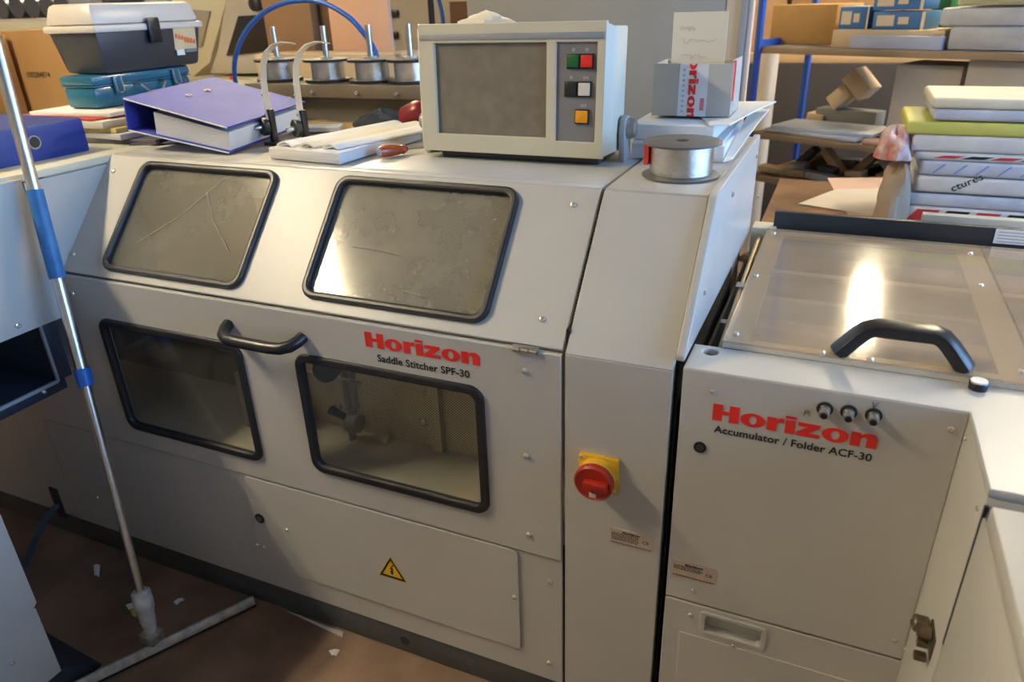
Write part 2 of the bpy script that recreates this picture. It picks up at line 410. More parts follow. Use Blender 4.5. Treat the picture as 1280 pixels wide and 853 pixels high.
# deck on top
MB().prism([(.203, 1.078), (.203, 1.0965), (.236, 1.0965), (.236, 1.078)], XR + 1.605, (-1.605, 0, 0), EY, EZ).build('lid_flange', paint, st, bevel=.003)
MB().box((-1.605, .239, 1.06), (XR, .79, 1.094)).build('deck', paint, st, bevel=.002)
MB().box((-1.64, .765, .077), (-.19, .79, 1.06)).build('back_panel', paint, st)
MB().box((-1.64, .03, .70), (-1.606, .76, 1.09)).build('end_cap', paint, st)
MB().prism([(.012, .862), (.20, 1.075), (.20, .862)], .012, (-1.606, 0, 0), EY, EZ).build('lid_end_cheek', paint, st)
# interior
tray_m = mat('tray_grey', (.58, .55, .47), .5, var=.06)
MB().box((XL, .012, .445), (XR, .30, .470)).build('inner_tray', tray_m, st)
perf = perforated_mat()
plate('perforated_panel', [fr(-1.16, .47, XR + .002, 1.05)], .004, (0, .188, 0), EX, EZ, perf, st)
plate('inner_back', [fr(XL, .47, -1.17, 1.04)], .004, (0, .26, 0), EX, EZ, mat('inner_shade_brown', (.10, .085, .06), .6), st)  # dark colour stands in for the shade inside the left bay
rib = Y(545, 490, .182)
MB().box((rib.x - .014, .168, .475), (rib.x + .012, .187, .86)).build('inner_rib', perf, st)
for u, v in ((535, 490), (530, 528), (423, 507)): screw(st, Y(u, v, .188), (0, -1, 0), 1.6)
# feed lever seen through the window
lv = MB(); a = Z(443, 549, .47); top = Y(463, 455, .12)
lv.box((a.x - .006, a.y - .012, .47), (a.x + .002, a.y + .008, .80)).box((a.x + .010, a.y - .002, .55), (a.x + .017, a.y + .016, .80)).box((a.x - .006, a.y - .004, .53), (a.x + .017, a.y + .006, .56))
lvm = mat('lever_grey', (.42, .40, .35), .4, .2)
lvo = lv.build('lever_post', lvm, st, bevel=.002)
MB().lathe([(.024, 0), (.024, .03)], (a.x - .004, a.y - .004, .52), (1, 0, 0)).build('lever_hub', lvm, lvo, bevel=.003)
q = Y(413, 512, a.y - .03); MB().tube([Vector((a.x, a.y, .52)), (Vector((a.x, a.y, .52)) + q) / 2, q], [.007, .009, .011], 10).build('lever_grip', blackp, lvo, smooth=True)
k = Z(481, 552, .47); MB().lathe([(.014, 0), (.014, .012), (.012, .015)], k).build('thumb_knob', mat('ivory_knob', (.55, .5, .4), .4), st, bevel=.0015)
d = Y(412, 467, .10); MB().lathe([(.038, 0), (.038, .012)], (d.x - .006, .10, d.z + .02), (1, -.25, 0)).build('drive_disc', mat('drive_disc_grey', (.06, .06, .065), .4), st, bevel=.002)
MB().cyl(Y(380, 464, .14), Y(452, 479, .14), .004, 10).build('guide_rod', steel, st, smooth=True)
# mechanism in the left bay
mb = MB(); mb.box((-1.24, .10, .47), (-1.20, .14, .62)).box((-1.30, .12, .66), (-1.18, .15, .69)).box((-1.19, .08, .47), (-1.12, .16, .56))
mb.build('bay_bracket', mat('bay_grey', (.16, .15, .14), .5), st, bevel=.003)
MB().lathe([(.006, 0), (.006, .01)], (-1.2, .10, .60), (0, -1, 0)).build('bay_lamp', mat('small_red_knob', (.5, .03, .06), .4), st)
# front handle (black bow)
def bow(name, A, B, out, r, parent, m, sag=None, w=None, rise=.36):
    A, B, out = Vector(A), Vector(B), Vector(out); ex = (B - A)
    prof = [(0, 0), (.015, .35), (.06, .72), (.15, .95), (.28, 1), (.5, 1), (.72, 1), (.85, .95), (.94, .72), (.985, .35), (1, 0)]
    pts = [A + ex * t + out * h for t, h in prof]
    return MB().tube(pts, r, 12, flat=w, up0=ex.cross(out)).build(name, m, parent, smooth=not w, bevel=.003 if w else 0)
ha, hb = Y(286, 405, -.004), Y(380, 428, -.004); hz = (ha.z + hb.z) / 2
bow('handle', (ha.x, -.004, hz + .006), (hb.x, -.004, hz + .006), (0, -.042, -.014), .0125, st, blackp)
# hinge
hg = MB().box((-.462, -.007, .856), (-.413, .001, .869)).build('hinge', steel, st, bevel=.002)
for k_ in range(3): MB().cyl((-.460 + k_ * .0155, -.008, .8625), (-.447 + k_ * .0155, -.008, .8625), .0042, 10).build('hinge_knuckle', steel, hg, smooth=True)
for u, v in ((656, 464), (658, 570), (661, 669), (91, 367)): screw(st, Y(u, v, -.004), (0, -1, 0), .95)
for u, v in ((359, 663), (643, 747), (321, 681), (329, 684)): screw(st, Y(u, v, -.004), (0, -1, 0), .8)
for u, v in ((686, 727), (686, 829), (139, 472), (122, 622), (148, 530)): screw(st, Y(u, v, .001), (0, -1, 0), .8)
for u, v in ((717, 256), (678, 399), (142, 214), (92, 318)): screw(st, on_sl(u, v), SN, .95)
p = Y(325, 648, -.0035)
lk = MB().lathe([(.013, -.001), (.013, .0022), (.0105, .0026)], p, (0, -1, 0)).build('lock', blackp, st, smooth=True)
MB().lathe([(.008, 0), (.008, .0034)], p, (0, -1, 0)).build('lock_barrel', steel, lk, smooth=True)
logo('brand_lettering', .241, (-.767, -.004, .8155), EX, EZ, red_ink, st)
lettering('model_lettering', 'Saddle Stitcher SPF-30', .196, (-.744, -.004, .7865), EX, EZ, black_ink, st, bold=.022, ys=1.0)
# warning triangle
wc = Y(490, 713, -.0035)
def tri(s, dz=0): return [(wc.x - s * .5, wc.z - s * .34 + dz), (wc.x + s * .5, wc.z - s * .34 + dz), (wc.x, wc.z + s * .54 + dz)]
ws = plate('warning_sticker', [tri(.074)], .0008, (0, -.0042, 0), EX, EZ, mat('warning_yellow', (.85, .52, .02), .45), st)
plate('warning_border', [tri(.068), tri(.052)], .0006, (0, -.0046, 0), EX, EZ, black_ink, ws)
bz = [(.004, .018), (-.006, .002), (-.001, .002), (-.003, -.006), (-.006, -.006), (0, -.018), (.005, -.005), (.002, -.005), (.005, .006), (0, .006), (.008, .018)]
plate('warning_bolt', [[(wc.x + a * .85, wc.z + b * .85 + .001) for a, b in bz]], .0006, (0, -.0046, 0), EX, EZ, black_ink, ws)
# tower (electric column) at the right end
TXL, TXR = -.367, -.187
plate('tower_front', [fr(TXL, .02, TXR, ZK - .001)], .012, (0, -.003, 0), EX, EZ, paint, st, bev=.002)
plate('tower_slope', [fr(TXL, .0, TXR, SLEN - .004)], .012, OS + Vector((0, -.003, .0005)), EX, SV, paint, st, bev=.002)
MB().prism([(.012, .03), (.012, .855), (.20, 1.08), (.785, 1.08), (.785, .03)], TXR - TXL - .006, (TXL + .003, 0, 0), EY, EZ).build('tower_body', paint, st)
MB().box((TXL, .203, 1.075), (TXR, .79, 1.0965)).build('tower_top', paint, st, bevel=.003)
sp = [(-.001, .884), (-.001, .893), (.193, 1.098), (.212, 1.102), (.79, 1.102), (.79, .866), (.02, .884)]
MB().prism(sp, .014, (TXR + .002, 0, 0), EY, EZ).build('tower_side_plate', paint, st, bevel=.0025)
for u, v in ((945, 195), (915, 243), (880, 365), (947, 246)): screw(st, X(u, v, TXR + .016), (1, 0, 0), .9)
MB().box((TXR + .001, .03, .08), (TXR + .005, .6, .88)).build('gap_shade_box', darkm, st)  # black box in the open gap to the folder, stands in for its shade
MB().box((XR + .001, .02, .08), (TXL + .001, .5, .9)).build('tower_gap_shade_box', darkm, st)  # black filling of the gap beside the lid, shade put in as colour
# main switch
sw0 = Vector((-.302, -.003, .646))
sw = MB().box((-.338, -.012, .610), (-.266, -.003, .682)).build('main_switch', mat('switch_yellow', (.75, .42, .02), .4), st, bevel=.002)
MB().lathe([(.034, 0), (.034, .013), (.031, .016)], (sw0.x, -.012, sw0.z), (0, -1, 0), 32).build('switch_collar', MATS['switch_yellow'], sw, smooth=True)
redp = mat('switch_red', (.42, .025, .012), .35)
MB().lathe([(.033, 0), (.035, .003), (.035, .013), (.032, .016), (.030, .014), (.012, .012)], (sw0.x, -.028, sw0.z), (0, -1, 0), 32).build('switch_dial', redp, sw, smooth=True)
MB().box((sw0.x - .016, -.054, sw0.z - .008), (sw0.x + .027, -.038, sw0.z + .008)).build('switch_grip', redp, sw, bevel=.003)
MB().box((sw0.x - .006, -.0435, sw0.z - .028), (sw0.x + .006, -.0415, sw0.z - .019)).build('switch_mark', mat('switch_mark_white', (.7, .6, .55), .5), sw)
for a_, b_ in ((-.03, .03), (.03, -.03)): screw(sw, (sw0.x + a_, -.012, sw0.z + b_), (0, -1, 0), .6)
plate_m = mat('nameplate_silver', (.62, .52, .42), .4, .3, var=.05)
def nameplate(parent, x0, x1, z0, z1, y, rows):
    n = plate('nameplate', [fr(x0, z0, x1, z1)], .001, (0, y - .001, 0), EX, EZ, plate_m, parent)
    w = x1 - x0; h = z1 - z0; yy = y - .001
    logo('plate_brand', w * .40, (x0 + w * .30, yy, z1 - h * .22), EX, EZ, black_ink, n, .0003)
    for r_ in range(rows):
        zz = z1 - h * (.32 + .1 * r_)
        L = []; xx = x0 + w * .05
        while xx < x0 + w * (.66 if r_ < rows - 1 else .62):
            ww = w * random.uniform(.02, .07); L.append(fr(xx, zz, min(xx + ww, x0 + w * .7), zz + h * .045)); xx += ww + w * .015
        plate('plate_text', L, .0003, (0, yy - .0003, 0), EX, EZ, black_ink, n)
    xx = x0 + w * .04; L = []
    while xx < x0 + w * .93:
        ww = w * random.uniform(.02, .06); L.append(fr(xx, z0 + h * .06, xx + ww, z0 + h * .11)); xx += ww + w * .016
    plate('plate_text', L, .0003, (0, yy - .0003, 0), EX, EZ, black_ink, n)
    lettering('ce_mark', 'CE', w * .15, (x0 + w * .77, yy, z0 + h * .42), EX, EZ, black_ink, n, bold=.01, ys=.9, lift=.0003)
    return n
nameplate(st, -.280, -.201, .497, .531, -.003, 5)

# ================================================================== accumulator / folder
AXL, AXR = -.172, .2165
ac = thing('folder_machine', 'grey accumulator folder machine with clear acrylic lid and black handle', 'machine', (.4, .4, 0))
plate('front_panel', [fr(AXL, .405, AXR, .873)], .012, F0, EX, EZ, paint, ac, bev=.002)
plate('lower_panel', [fr(AXL, .03, AXR, .400), rr(-.100, .345, .003, .385, .012)], .012, F0, EX, EZ, paint, ac, bev=.0015)
plate('service_panel', [fr(-.140, .04, AXR - .01, .326)], .002, (0, -.0015, 0), EX, EZ, paint, ac, bev=.0007)
pullm = plate('pull_rim', [rr(-.106, .339, .009, .391, .007), rr(-.097, .346, .0, .384, .005)], .010, (0, -.003, 0), EX, EZ, paint, ac, bev=.0015)
MB().box((-.106, .018, .335), (.009, .022, .395)).box((-.106, .0125, .335), (.009, .018, .345)).build('pull_cup', paint, pullm)
# L-shaped top
top = [(AXL, .001), (AXR, .001), (AXR, -.183), (1.0, -.183), (1.0, .092), (AXL, .092)]
plate('top_cover', [top, ell(-.142, .069, .012, .012)], .012, (0, 0, .8745), EX, EY, paint, ac, bev=.002)
MB().lathe([(.014, 0), (.014, .002)], (-.142, .069, .855)).build('top_hole', darkm, ac)
MB().box((AXR, -.183, .03), (1.0, .01, .862)).build('side_wing', paint, ac, bevel=.002)
MB().box((AXL, .02, .03), (1.0, .85, .70)).build('lower_body', mat('acc_inner', (.16, .12, .08), .5), ac)
MB().box((AXL, .02, .70), (AXL + .006, .85, .80)).build('left_cheek', darkm, ac)
# inside below the lid
beam = mat('inner_beam', (.55, .40, .26), .45, var=.2)
for y_ in (.2, .36, .52, .66): MB().cyl((-.12, y_, .78), (.9, y_, .78), .022, 14).build('roller', mat('roller_brown', (.46, .34, .23), .5, var=.2), ac, smooth=True)
MB().box((-.12, .13, .70), (.9, .75, .735)).build('inner_bed', beam, ac)
# rods in the slot beside the tower
MB().tube([(-.135, .12, .85), (-.140, .45, .862), (-.145, .78, .865)], .005, 8).build('slot_rod', mat('brass', (.55, .40, .2), .3, 1.0), ac, smooth=True)
for a_, b_ in (((-.150, .40, .83), (-.128, .43, .868)), ((-.155, .25, .80), (-.13, .27, .85)), ((-.15, .60, .82), (-.128, .64, .86))):
    MB().box(a_, b_).build('slot_bracket', mat('slot_bracket_grey', (.3, .28, .25), .4, .6), ac, bevel=.002)
MB().box((-.165, .77, .80), (-.11, .83, .885)).build('rear_beam', cream, ac, bevel=.002)
# lid frame and acrylic
LZ = .886
fm = mat('lid_frame_cream', (.78, .70, .58), .5, var=.05)
lf = MB()
for a, b in (((-.128, .094), (-.088, .765)), ((.264, .094), (.312, .765)), ((-.088, .094), (.264, .118)), ((-.088, .735), (.264, .765)), ((-.088, .462), (.264, .485)),
             ((.312, .735), (.95, .765)), ((.312, .462), (.95, .485)), ((.312, .094), (.95, .118))):
    lf.box((a[0], a[1], LZ - .012), (b[0], b[1], LZ - .003))
lfo = lf.build('lid_frame', fm, ac)
acry = pane_mat('acrylic_lid', (.92, .86, .76), (.70, .58, .44), .37, .11, .25, 3)
MB().box((-.128, .092, LZ - .0025), (.312, .768, LZ + .0015)).build('lid_pane', acry, ac)
MB().box((.314, .092, LZ - .0025), (.95, .768, LZ + .0015)).build('lid_pane', acry, ac)
for u, v in ((967, 292), (945, 345), (920, 418), (1213, 317), (1226, 357), (1277, 465), (1028, 442), (1088, 450)): screw(ac, Z(u, v, LZ + .0015), (0, 0, 1), .85)
A_, B_ = Vector((.042, .104, LZ)), Vector((.222, .108, LZ))
ex = B_ - A_
hp = [(0, 0), (.07, .32), (.15, .68), (.21, .90), (.28, 1), (.5, 1), (.72, 1), (.79, .90), (.85, .68), (.93, .32), (1, 0)]
MB().tube([A_ + ex * t + Vector((0, .012, .047)) * h for t, h in hp], .01, 12, flat=(.015, .0105), up0=(0, 0, 1)).build('lid_handle', blackp, ac, bevel=.005)
kn = MB().lathe([(.012, 0), (.0125, .010), (.0115, .0115)], (.2335, .078, .8745), seg=24).build('top_knob', blackp, ac, smooth=True)
MB().lathe([(.0112, 0), (.0108, .0022)], (.2335, .078, .886), seg=24).build('knob_cap', mat('white_cap', (.75, .74, .70), .35), kn, smooth=True)
# black fence bar with notes
MB().box((-.118, .795, .84), (1.1, .812, .9215)).build('fence_bar', mat('fence_black', (.03, .032, .037), .45, var=.2), ac, bevel=.002)
nn = Y(1245, 288, .794); 
MB().box((nn.x, .7935, .888), (nn.x + .2, .7945, .920)).build('note_label', paper, ac)
for r_ in range(4): MB().box((nn.x + .006, .7932, .892 + r_ * .007), (nn.x + .15, .79345, .8935 + r_ * .007)).build('note_print', mat('grey_print', (.3, .3, .3), .6), ac)
# air fittings
for k_, (u, v) in enumerate(((1031, 511), (1061, 515), (1092, 519))):
    p = Y(u, v, 0)
    ft = MB().lathe([(.0115, -.001), (.0115, .002), (.010, .003)], p, (0, -1, 0)).build('air_fitting', blackp, ac, smooth=True)
    MB().lathe([(.008, .002), (.008, .007), (.0065, .008), (.0065, .011), (.0078, .0115), (.0078, .0145), (.006, .016)], p, (0, -1, -.2), 16).build('fitting_body', steel, ft, smooth=True)
    MB().lathe([(.0048, .0158), (.0048, .019)], p, (0, -1, -.2), 12).build('fitting_tip', blackp, ft, smooth=True)
for s_, u, v, w_ in (('Pi', 1004, 519, .010), ('I', 1060, 504, .0016), ('V', 1089, 510, .009)):
    p = Y(u, v, 0); lettering('pen_mark', s_, w_, p, EX, EZ, mat('pen_grey', (.10, .10, .10), .6), ac, shear=.2, ys=1.0)
for u, v in ((890, 490), (1189, 537), (867, 739), (863, 769), (1118, 801), (916, 808)): screw(ac, Y(u, v, 0), (0, -1, 0), .72)
for u, v in ((1208, 548), (1223, 636), (1132, 812)): screw(ac, X(u, v, AXR), (-1, 0, 0), .6)
p = Y(875, 559, 0)
lk = MB().lathe([(.010, -.001), (.010, .0022), (.0085, .0026)], p, (0, -1, 0)).build('lock', blackp, ac, smooth=True)
MB().lathe([(.006, 0), (.006, .0032)], p, (0, -1, 0)).build('lock_barrel', mat('lock_dark', (.12, .12, .12), .3, .8), lk, smooth=True)
logo('brand_lettering', .235, (-.121, 0, .7905), EX, EZ, red_ink, ac)
lettering('model_lettering', 'Accumulator / Folder ACF-30', .228, (-.1165, 0, .768), EX, EZ, black_ink, ac, bold=.022)
nameplate(ac, -.165, -.087, .457, .492, 0, 3)

# ================================================================== neighbouring unit at the right front
tr = thing('trimmer_unit', 'grey machine unit standing against the wing of the folder machine, latch on its side', 'machine', (.6, -.5, 0))
MB().box((AXR, -.80, .03), (1.0, -.1875, .838)).build('body', paint, tr, bevel=.002)
MB().box((AXR, -.80, .8385), (1.0, -.206, .868)).build('top_cover', paint, tr, bevel=.003)
MB().box((AXR + .003, -.2055, .8385), (1.0, -.188, .846)).build('joint_strip', mat('joint_grey', (.10, .10, .11), .4), tr)
MB().box((AXR - .0006, -.1880, .632), (AXR + .004, -.1832, .852)).build('seam_shade_strip', darkm, tr)  # black strip, slightly proud, painted as the shade in the narrow seam
lm = mat('latch_bronze', (.20, .155, .10), .4, .8, var=.2, vscale=60)
lt = X(1165, 800, AXR)
LS = .72
l0 = MB().box((AXR - .002, lt.y - .03 * LS, lt.z - .026 * LS), (AXR + .002, lt.y + .03 * LS, lt.z + .026 * LS)).build('latch', lm, tr, bevel=.002)
MB().lathe([(.011, 0), (.0125, .002), (.0125, .016), (.010, .019), (.003, .019), (.003, .022)], (AXR - .004, lt.y + .030 * LS, lt.z + .004 * LS), (-1, 0, 0), 16).build('latch_roller', lm, l0, smooth=True)
MB().lathe([(.009, 0), (.009, .015), (.006, .017)], (AXR - .004, lt.y - .004 * LS, lt.z + .016 * LS), (-1, 0, 0), 16).build('latch_roller', lm, l0, smooth=True)
MB().lathe([(.007, 0), (.007, .013)], (AXR - .004, lt.y - .002 * LS, lt.z - .012 * LS), (-1, 0, 0), 6).build('latch_nut', lm, l0)
MB().box((AXR - .02, lt.y - .03 * LS, lt.z - .035 * LS), (AXR - .004, lt.y - .012 * LS, lt.z - .022 * LS)).build('latch_pawl', lm, l0, bevel=.002)

# ================================================================== left machine with niche
le = thing('feeder_unit', 'grey blue-lit machine unit with dark open niche at the end of the stitcher', 'machine', (-2.0, -.1, 0))
LXF = -1.585
MB().box((-2.6, .02, .88), (-1.645, .765, 1.078)).build('rear_body', paint, le)
plate('end_panel', [fr(-2.5, .077, XL - .003, .59)], .01, (0, .002, 0), EX, EZ, paint, le, bev=.0015)
MB().box((-2.5, .006, 0.0), (XL - .002, .06, 0.076)).build('end_plinth', plinth_m, le)
MB().box((-2.6, -.90, 1.079), (LXF - .012, .78, 1.096)).build('top_sheet', cream, le, bevel=.003)
plate('rear_side_panel', [[(-.022, .80), (.012, .862), (.205, 1.06), (.21, 1.076), (-.022, 1.076)]], .01, (LXF - .012, 0, 0), EY, EZ, paint, le, bev=.0015)
plate('side_panel', [fr(-.90, .770, -.034, 1.088)], .02, (LXF + .003, 0, 0), EY, EZ, paint, le, bev=.002)
MB().box((-2.6, -.90, .775), (LXF - .02, -.034, 1.078)).build('upper_body', paint, le)
nb = MB()
nb.box((-2.2, -.90, .60), (LXF - .01, -.07, .625)).box((-2.2, -.085, .625), (LXF - .01, -.05, .775)).box((-2.2, -.90, .625), (-2.15, -.07, .775))
nb.build('niche_box', navy, le, bevel=.002)
MB().box((LXF - .014, -.90, .622), (LXF - .008, -.088, .630)).box((LXF - .014, -.090, .625), (LXF - .008, -.084, .772)).build('niche_trim', mat('trim_grey_blue', (.30, .33, .38), .4), le)
screw(le, X(22, 407, LXF + .003), (1, 0, 0), 1.1)
screw(le, X(55, 490, LXF - .01), (1, 0, 0), .8)
for sx in (-2.15, -2.55):
    for sy in (-.85,): MB().box((sx - .03, sy - .03, 0), (sx + .03, sy + .03, .60)).build('leg', navy, le, bevel=.003)
MB().box((-2.6, .02, .0), (-2.52, .75, .88)).build('rear_leg', navy, le)
# low cabinet in front of it
CX = -1.405
cb = thing('pedestal_cabinet', 'low blue-grey steel pedestal on a dark sloping foot near the squeegee', 'cabinet', (-1.7, -.7, 0))
MB().box((-2.05, -1.1, .09), (CX - .002, -.404, .60)).build('body', paint, cb, bevel=.002)
plate('side_panel', [[(-1.1, .09), (-.394, .09), (-.394, .275), (-.400, .275), (-.388, .285), (-.388, .60), (-1.1, .60)]], .004, (CX, 0, 0), EY, EZ, paint, cb, bev=.001)
f0 = [(-1.95, -1.05, 0), (-1.425, -1.05, 0), (-1.425, -.30, 0), (-1.95, -.262, 0)]
MB().hexa([Vector(p) for p in f0], [Vector((-2.0, -1.08, .09)), Vector((CX - .003, -1.08, .09)), Vector((CX - .003, -.39, .09)), Vector((-2.0, -.39, .09))]).build('foot', navy, cb, bevel=.003)
screw(cb, X(15, 829, CX), (1, 0, 0), .9)
# cable out of the stitcher end panel
hp_ = Y(72, 628, 0)
MB().box((hp_.x - .018, -.001, hp_.z - .055), (hp_.x + .016, .003, hp_.z + .05)).build('cable_slot', darkm, le)
ca = [Vector((hp_.x, -.003, hp_.z - .01)), Vector((hp_.x - .0, -.03, hp_.z - .015)), Z(45, 672, .10), Z(32, 705, .02), Z(28, 720, .008), Vector((-2.05, -.22, .008))]
cc = MB().tube(ca, .009, 10).build('power_cable', mat('cable_grey', (.07, .085, .11), .5), None, smooth=True)
tag(cc, 'dark grey power cable leaving the slot in the stitcher end panel', 'cable')

# ================================================================== things on the stitcher
DK = 1.0945                                   # deck height
# ---- control monitor
monp = mat('monitor_beige', (.60, .56, .44), .45, var=.03)
mon = thing('control_monitor', 'beige control monitor with dark screen and coloured push buttons on a bracket', 'monitor', (-.62, .45, DK))
mx0, mx1, mz0, mz1 = -.842, -.412, 1.112, 1.362
tilt = Vector((0, .055, .995)).normalized()
MO = Vector((0, .372, mz0)); MH = mz1 - mz0
MNn = EX.cross(tilt)                          # towards the viewer
def mp(x, h, d=0): return MO + EX * x + tilt * h - MNn * d     # d = depth behind the front plane
# shell: front ring, wide middle, narrower back
ring = [(.014, .0, .0), (.0, .008, .018), (.0, .006, .10), (.03, .02, .15)]
vs = []; fs = []
for ins, insz, dep in ring:
    x0, x1, h0, h1 = mx0 + ins, mx1 - ins, insz, MH - insz
    vs += [mp(x0, h0, dep), mp(x1, h0, dep), mp(x1, h1, dep), mp(x0, h1, dep)]
for r_ in range(3):
    for k_ in range(4):
        l_ = (k_ + 1) % 4; fs.append((r_ * 4 + k_, r_ * 4 + l_, r_ * 4 + 4 + l_, r_ * 4 + 4 + k_))
fs.append((15, 14, 13, 12))
# front bezel with two recesses
MB().add(vs, fs).build('shell', monp, mon, bevel=.004)
def py(u, v): 
    r = ray(u, v); n = np.array(MNn); t = ((np.array(MO) - CAM) @ n) / (r @ n); p_ = Vector(CAM + t * r) - MO
    return p_.x, p_.dot(tilt)
s0 = py(552, 165); s1 = py(685, 55); b0 = py(695, 171); b1 = py(747, 54)
sx0, sx1, sh0, sh1 = s0[0] - .006, s1[0] - .006, s0[1], s1[1]
bx0, bx1 = b0[0] - .002, b1[0] + .0
plate('bezel', [fr(mx0 + .0132, -.0008, mx1 - .0132, MH + .0008), fr(sx0 - .003, sh0 - .003, sx1 + .003, sh1 + .003), fr(bx0, sh0 - .008, bx1, sh1 + .003)], .012, MO + MNn * .001, EX, tilt, monp, mon, bev=.002)
MB().prism(fr(mx0 + .017, MH - .030, mx1 - .017, MH - .018), .0030, MO, EX, tilt).build('brow_groove', mat('groove_grey', (.30, .31, .32), .5), mon, bevel=.001)
plate('screen', [fr(sx0 - .004, sh0 - .004, sx1 + .004, sh1 + .004)], .002, MO - MNn * .006, EX, tilt, mat('screen_dusty', (.19, .165, .13), .35, var=.15, vscale=30), mon)
plate('button_panel', [fr(bx0 - .002, sh0 - .01, bx1 + .002, sh1 + .005)], .002, MO - MNn * .004, EX, tilt, mat('button_panel_grey', (.20, .20, .21), .5), mon)
def button(u0, v0, u1, v1, cols, marks):
    a_ = py(u0, v1); b_ = py(u1, v0); w_ = (b_[0] - a_[0])
    hs = MB().prism(fr(a_[0], a_[1], b_[0], b_[1]), .004, MO - MNn * .004, EX, tilt).build('button_frame', blackp, mon, bevel=.0008)
    n_ = len(cols)
    for k_, c_ in enumerate(cols):
        x_ = a_[0] + w_ * k_ / n_
        MB().prism(fr(x_ + .0022, a_[1] + .0025, x_ + w_ / n_ - .0022, b_[1] - .0025), .004, MO - MNn * .001, EX, tilt).build('button_key', mat('key_' + c_[0], c_[1], .35, var=.03), hs, bevel=.001)
    cx = (a_[0] + b_[0]) / 2
    for k_, s_ in enumerate(marks):
        lettering('button_symbol', s_, .006 if len(s_) == 1 else .012, MO - MNn * .004 + EX * (cx + (k_ - (len(marks) - 1) / 2) * w_ / max(n_, 1) - .004) + tilt * (b_[1] + .004), EX, tilt, mat('symbol_white', (.6, .6, .58), .5), mon)
button(708, 67, 742, 86, [('green', (.01, .13, .03)), ('red', (.75, .03, .02))], ['o', 'o'])
button(705, 102, 739, 121, [('black', (.02, .02, .02)), ('white', (.68, .64, .55))], ['o', 'oo'])
button(718, 137, 736, 155, [('orange', (.85, .33, .01))], ['oo'])
# stand
MB().box((-.80, .40, DK), (-.44, .52, DK + .012)).build('stand_foot', mat('stand_dark', (.08, .08, .085), .5), mon, bevel=.002)
for s_, x_ in ((1, mx1 + .004), (-1, mx0 - .016)):
    br_ = MB().prism([(.43, DK), (.475, DK), (.480, DK + .06), (.470, DK + .085), (.450, DK + .092), (.432, DK + .085), (.425, DK + .06)], .012, (x_, 0, 0), EY, EZ).build('bracket', mat('bracket_grey', (.36, .37, .38), .4), mon, bevel=.002)
    MB().lathe([(.020, 0), (.021, .006), (.017, .016), (.006, .019)], (x_ + (.012 if s_ > 0 else 0), .452, DK + .066), (s_, 0, 0), 20).build('clamp_knob', mat('knob_steel', (.45, .44, .42), .35, .9), br_, smooth=True)
# ---- tissue on top of the monitor
def blob(name, label, cat, c, sx, sy, sz, m, seed, group=None, n=(18, 9), rough=.35, rz=0, pw=1.0):
    rnd = random.Random(seed); ph = [rnd.uniform(0, 6.28) for _ in range(8)]
    vs = []; fs = []; nu, nv = n
    for j in range(nv + 1):
        e = math.pi / 2 * j / nv
        for i in range(nu):
            a = 2 * math.pi * i / nu
            k = 1 + rough * (.5 * math.sin(3 * a + ph[0] + 3 * e) + .35 * math.sin(5 * a + ph[1] - 4 * e) + .25 * math.sin(7 * a + ph[2] + 6 * e))
            vs.append((sx * k * max(math.cos(e), 0) ** pw * math.cos(a), sy * k * max(math.cos(e), 0) ** pw * math.sin(a), max(0, sz * math.sin(e) * (1 + rough * .5 * math.sin(2 * a + ph[3])))))
    for j in range(nv):
        for i in range(nu): l = (i + 1) % nu; fs.append((j * nu + i, j * nu + l, (j + 1) * nu + l, (j + 1) * nu + i))
    fs.append(list(reversed(range(nu)))); fs.append([nv * nu + i for i in range(nu)])
    o = MB().add(vs, fs).build(name, m, None, smooth=True, local=True)
    o.matrix_world = Matrix.Translation(Vector(c)) @ Matrix.Rotation(rz, 4, 'Z')
    return tag(o, label, cat, group)
mt = mp(-.70, MH, .06)
blob('tissue', 'crumpled white tissue lying on top of the beige control monitor', 'tissue', (mt.x, mt.y, mt.z - .004), .06, .035, .026, paperwarm, 3)

# ---- wire spool at the front right
def spool(name, label, c, R, h, m_fl, m_wire, group=None, tagcol=None):
    t = thing(name, label, 'spool', c, group)
    c = Vector(c)
    fl = [(.010, 0), (R - .002, 0), (R, .0015), (R, .004), (R - .002, .005), (.010, .005)]
    MB().lathe(fl, c, seg=40).build('flange', m_fl, t, smooth=True)
    MB().lathe(fl, c + EZ * (h - .005), seg=40).build('flange', m_fl, t, smooth=True)
    prof = [(.012, .005)] + [(R * .80 + (.0006 if k % 2 else 0), .006 + (h - .012) * k / 26) for k in range(27)] + [(.012, h - .005)]
    MB().lathe(prof, c, seg=40).build('wire_winding', m_wire, t, smooth=True)
    MB().lathe([(.011, h), (.011, h + .0006)], c, seg=20).build('bore', darkm, t)
    if tagcol:
        MB().box((c.x - R * .93, c.y - .02, c.z + h * .32), (c.x - R * .81, c.y + .005, c.z + h - .006)).build('wire_tag', tagcol, t)
    return t
wire_m = mat('silver_wire', (.72, .70, .66), .17, 1.0, var=.12, vscale=60, bump=.25, bscale=700)
spool('wire_spool', 'silver wire spool with grey flanges on the front right corner of the stitcher', (-.262, .335, 1.0968), .0705, .064, mat('spool_grey', (.13, .125, .12), .4), wire_m, None, mat('tag_red', (.6, .05, .03), .5))

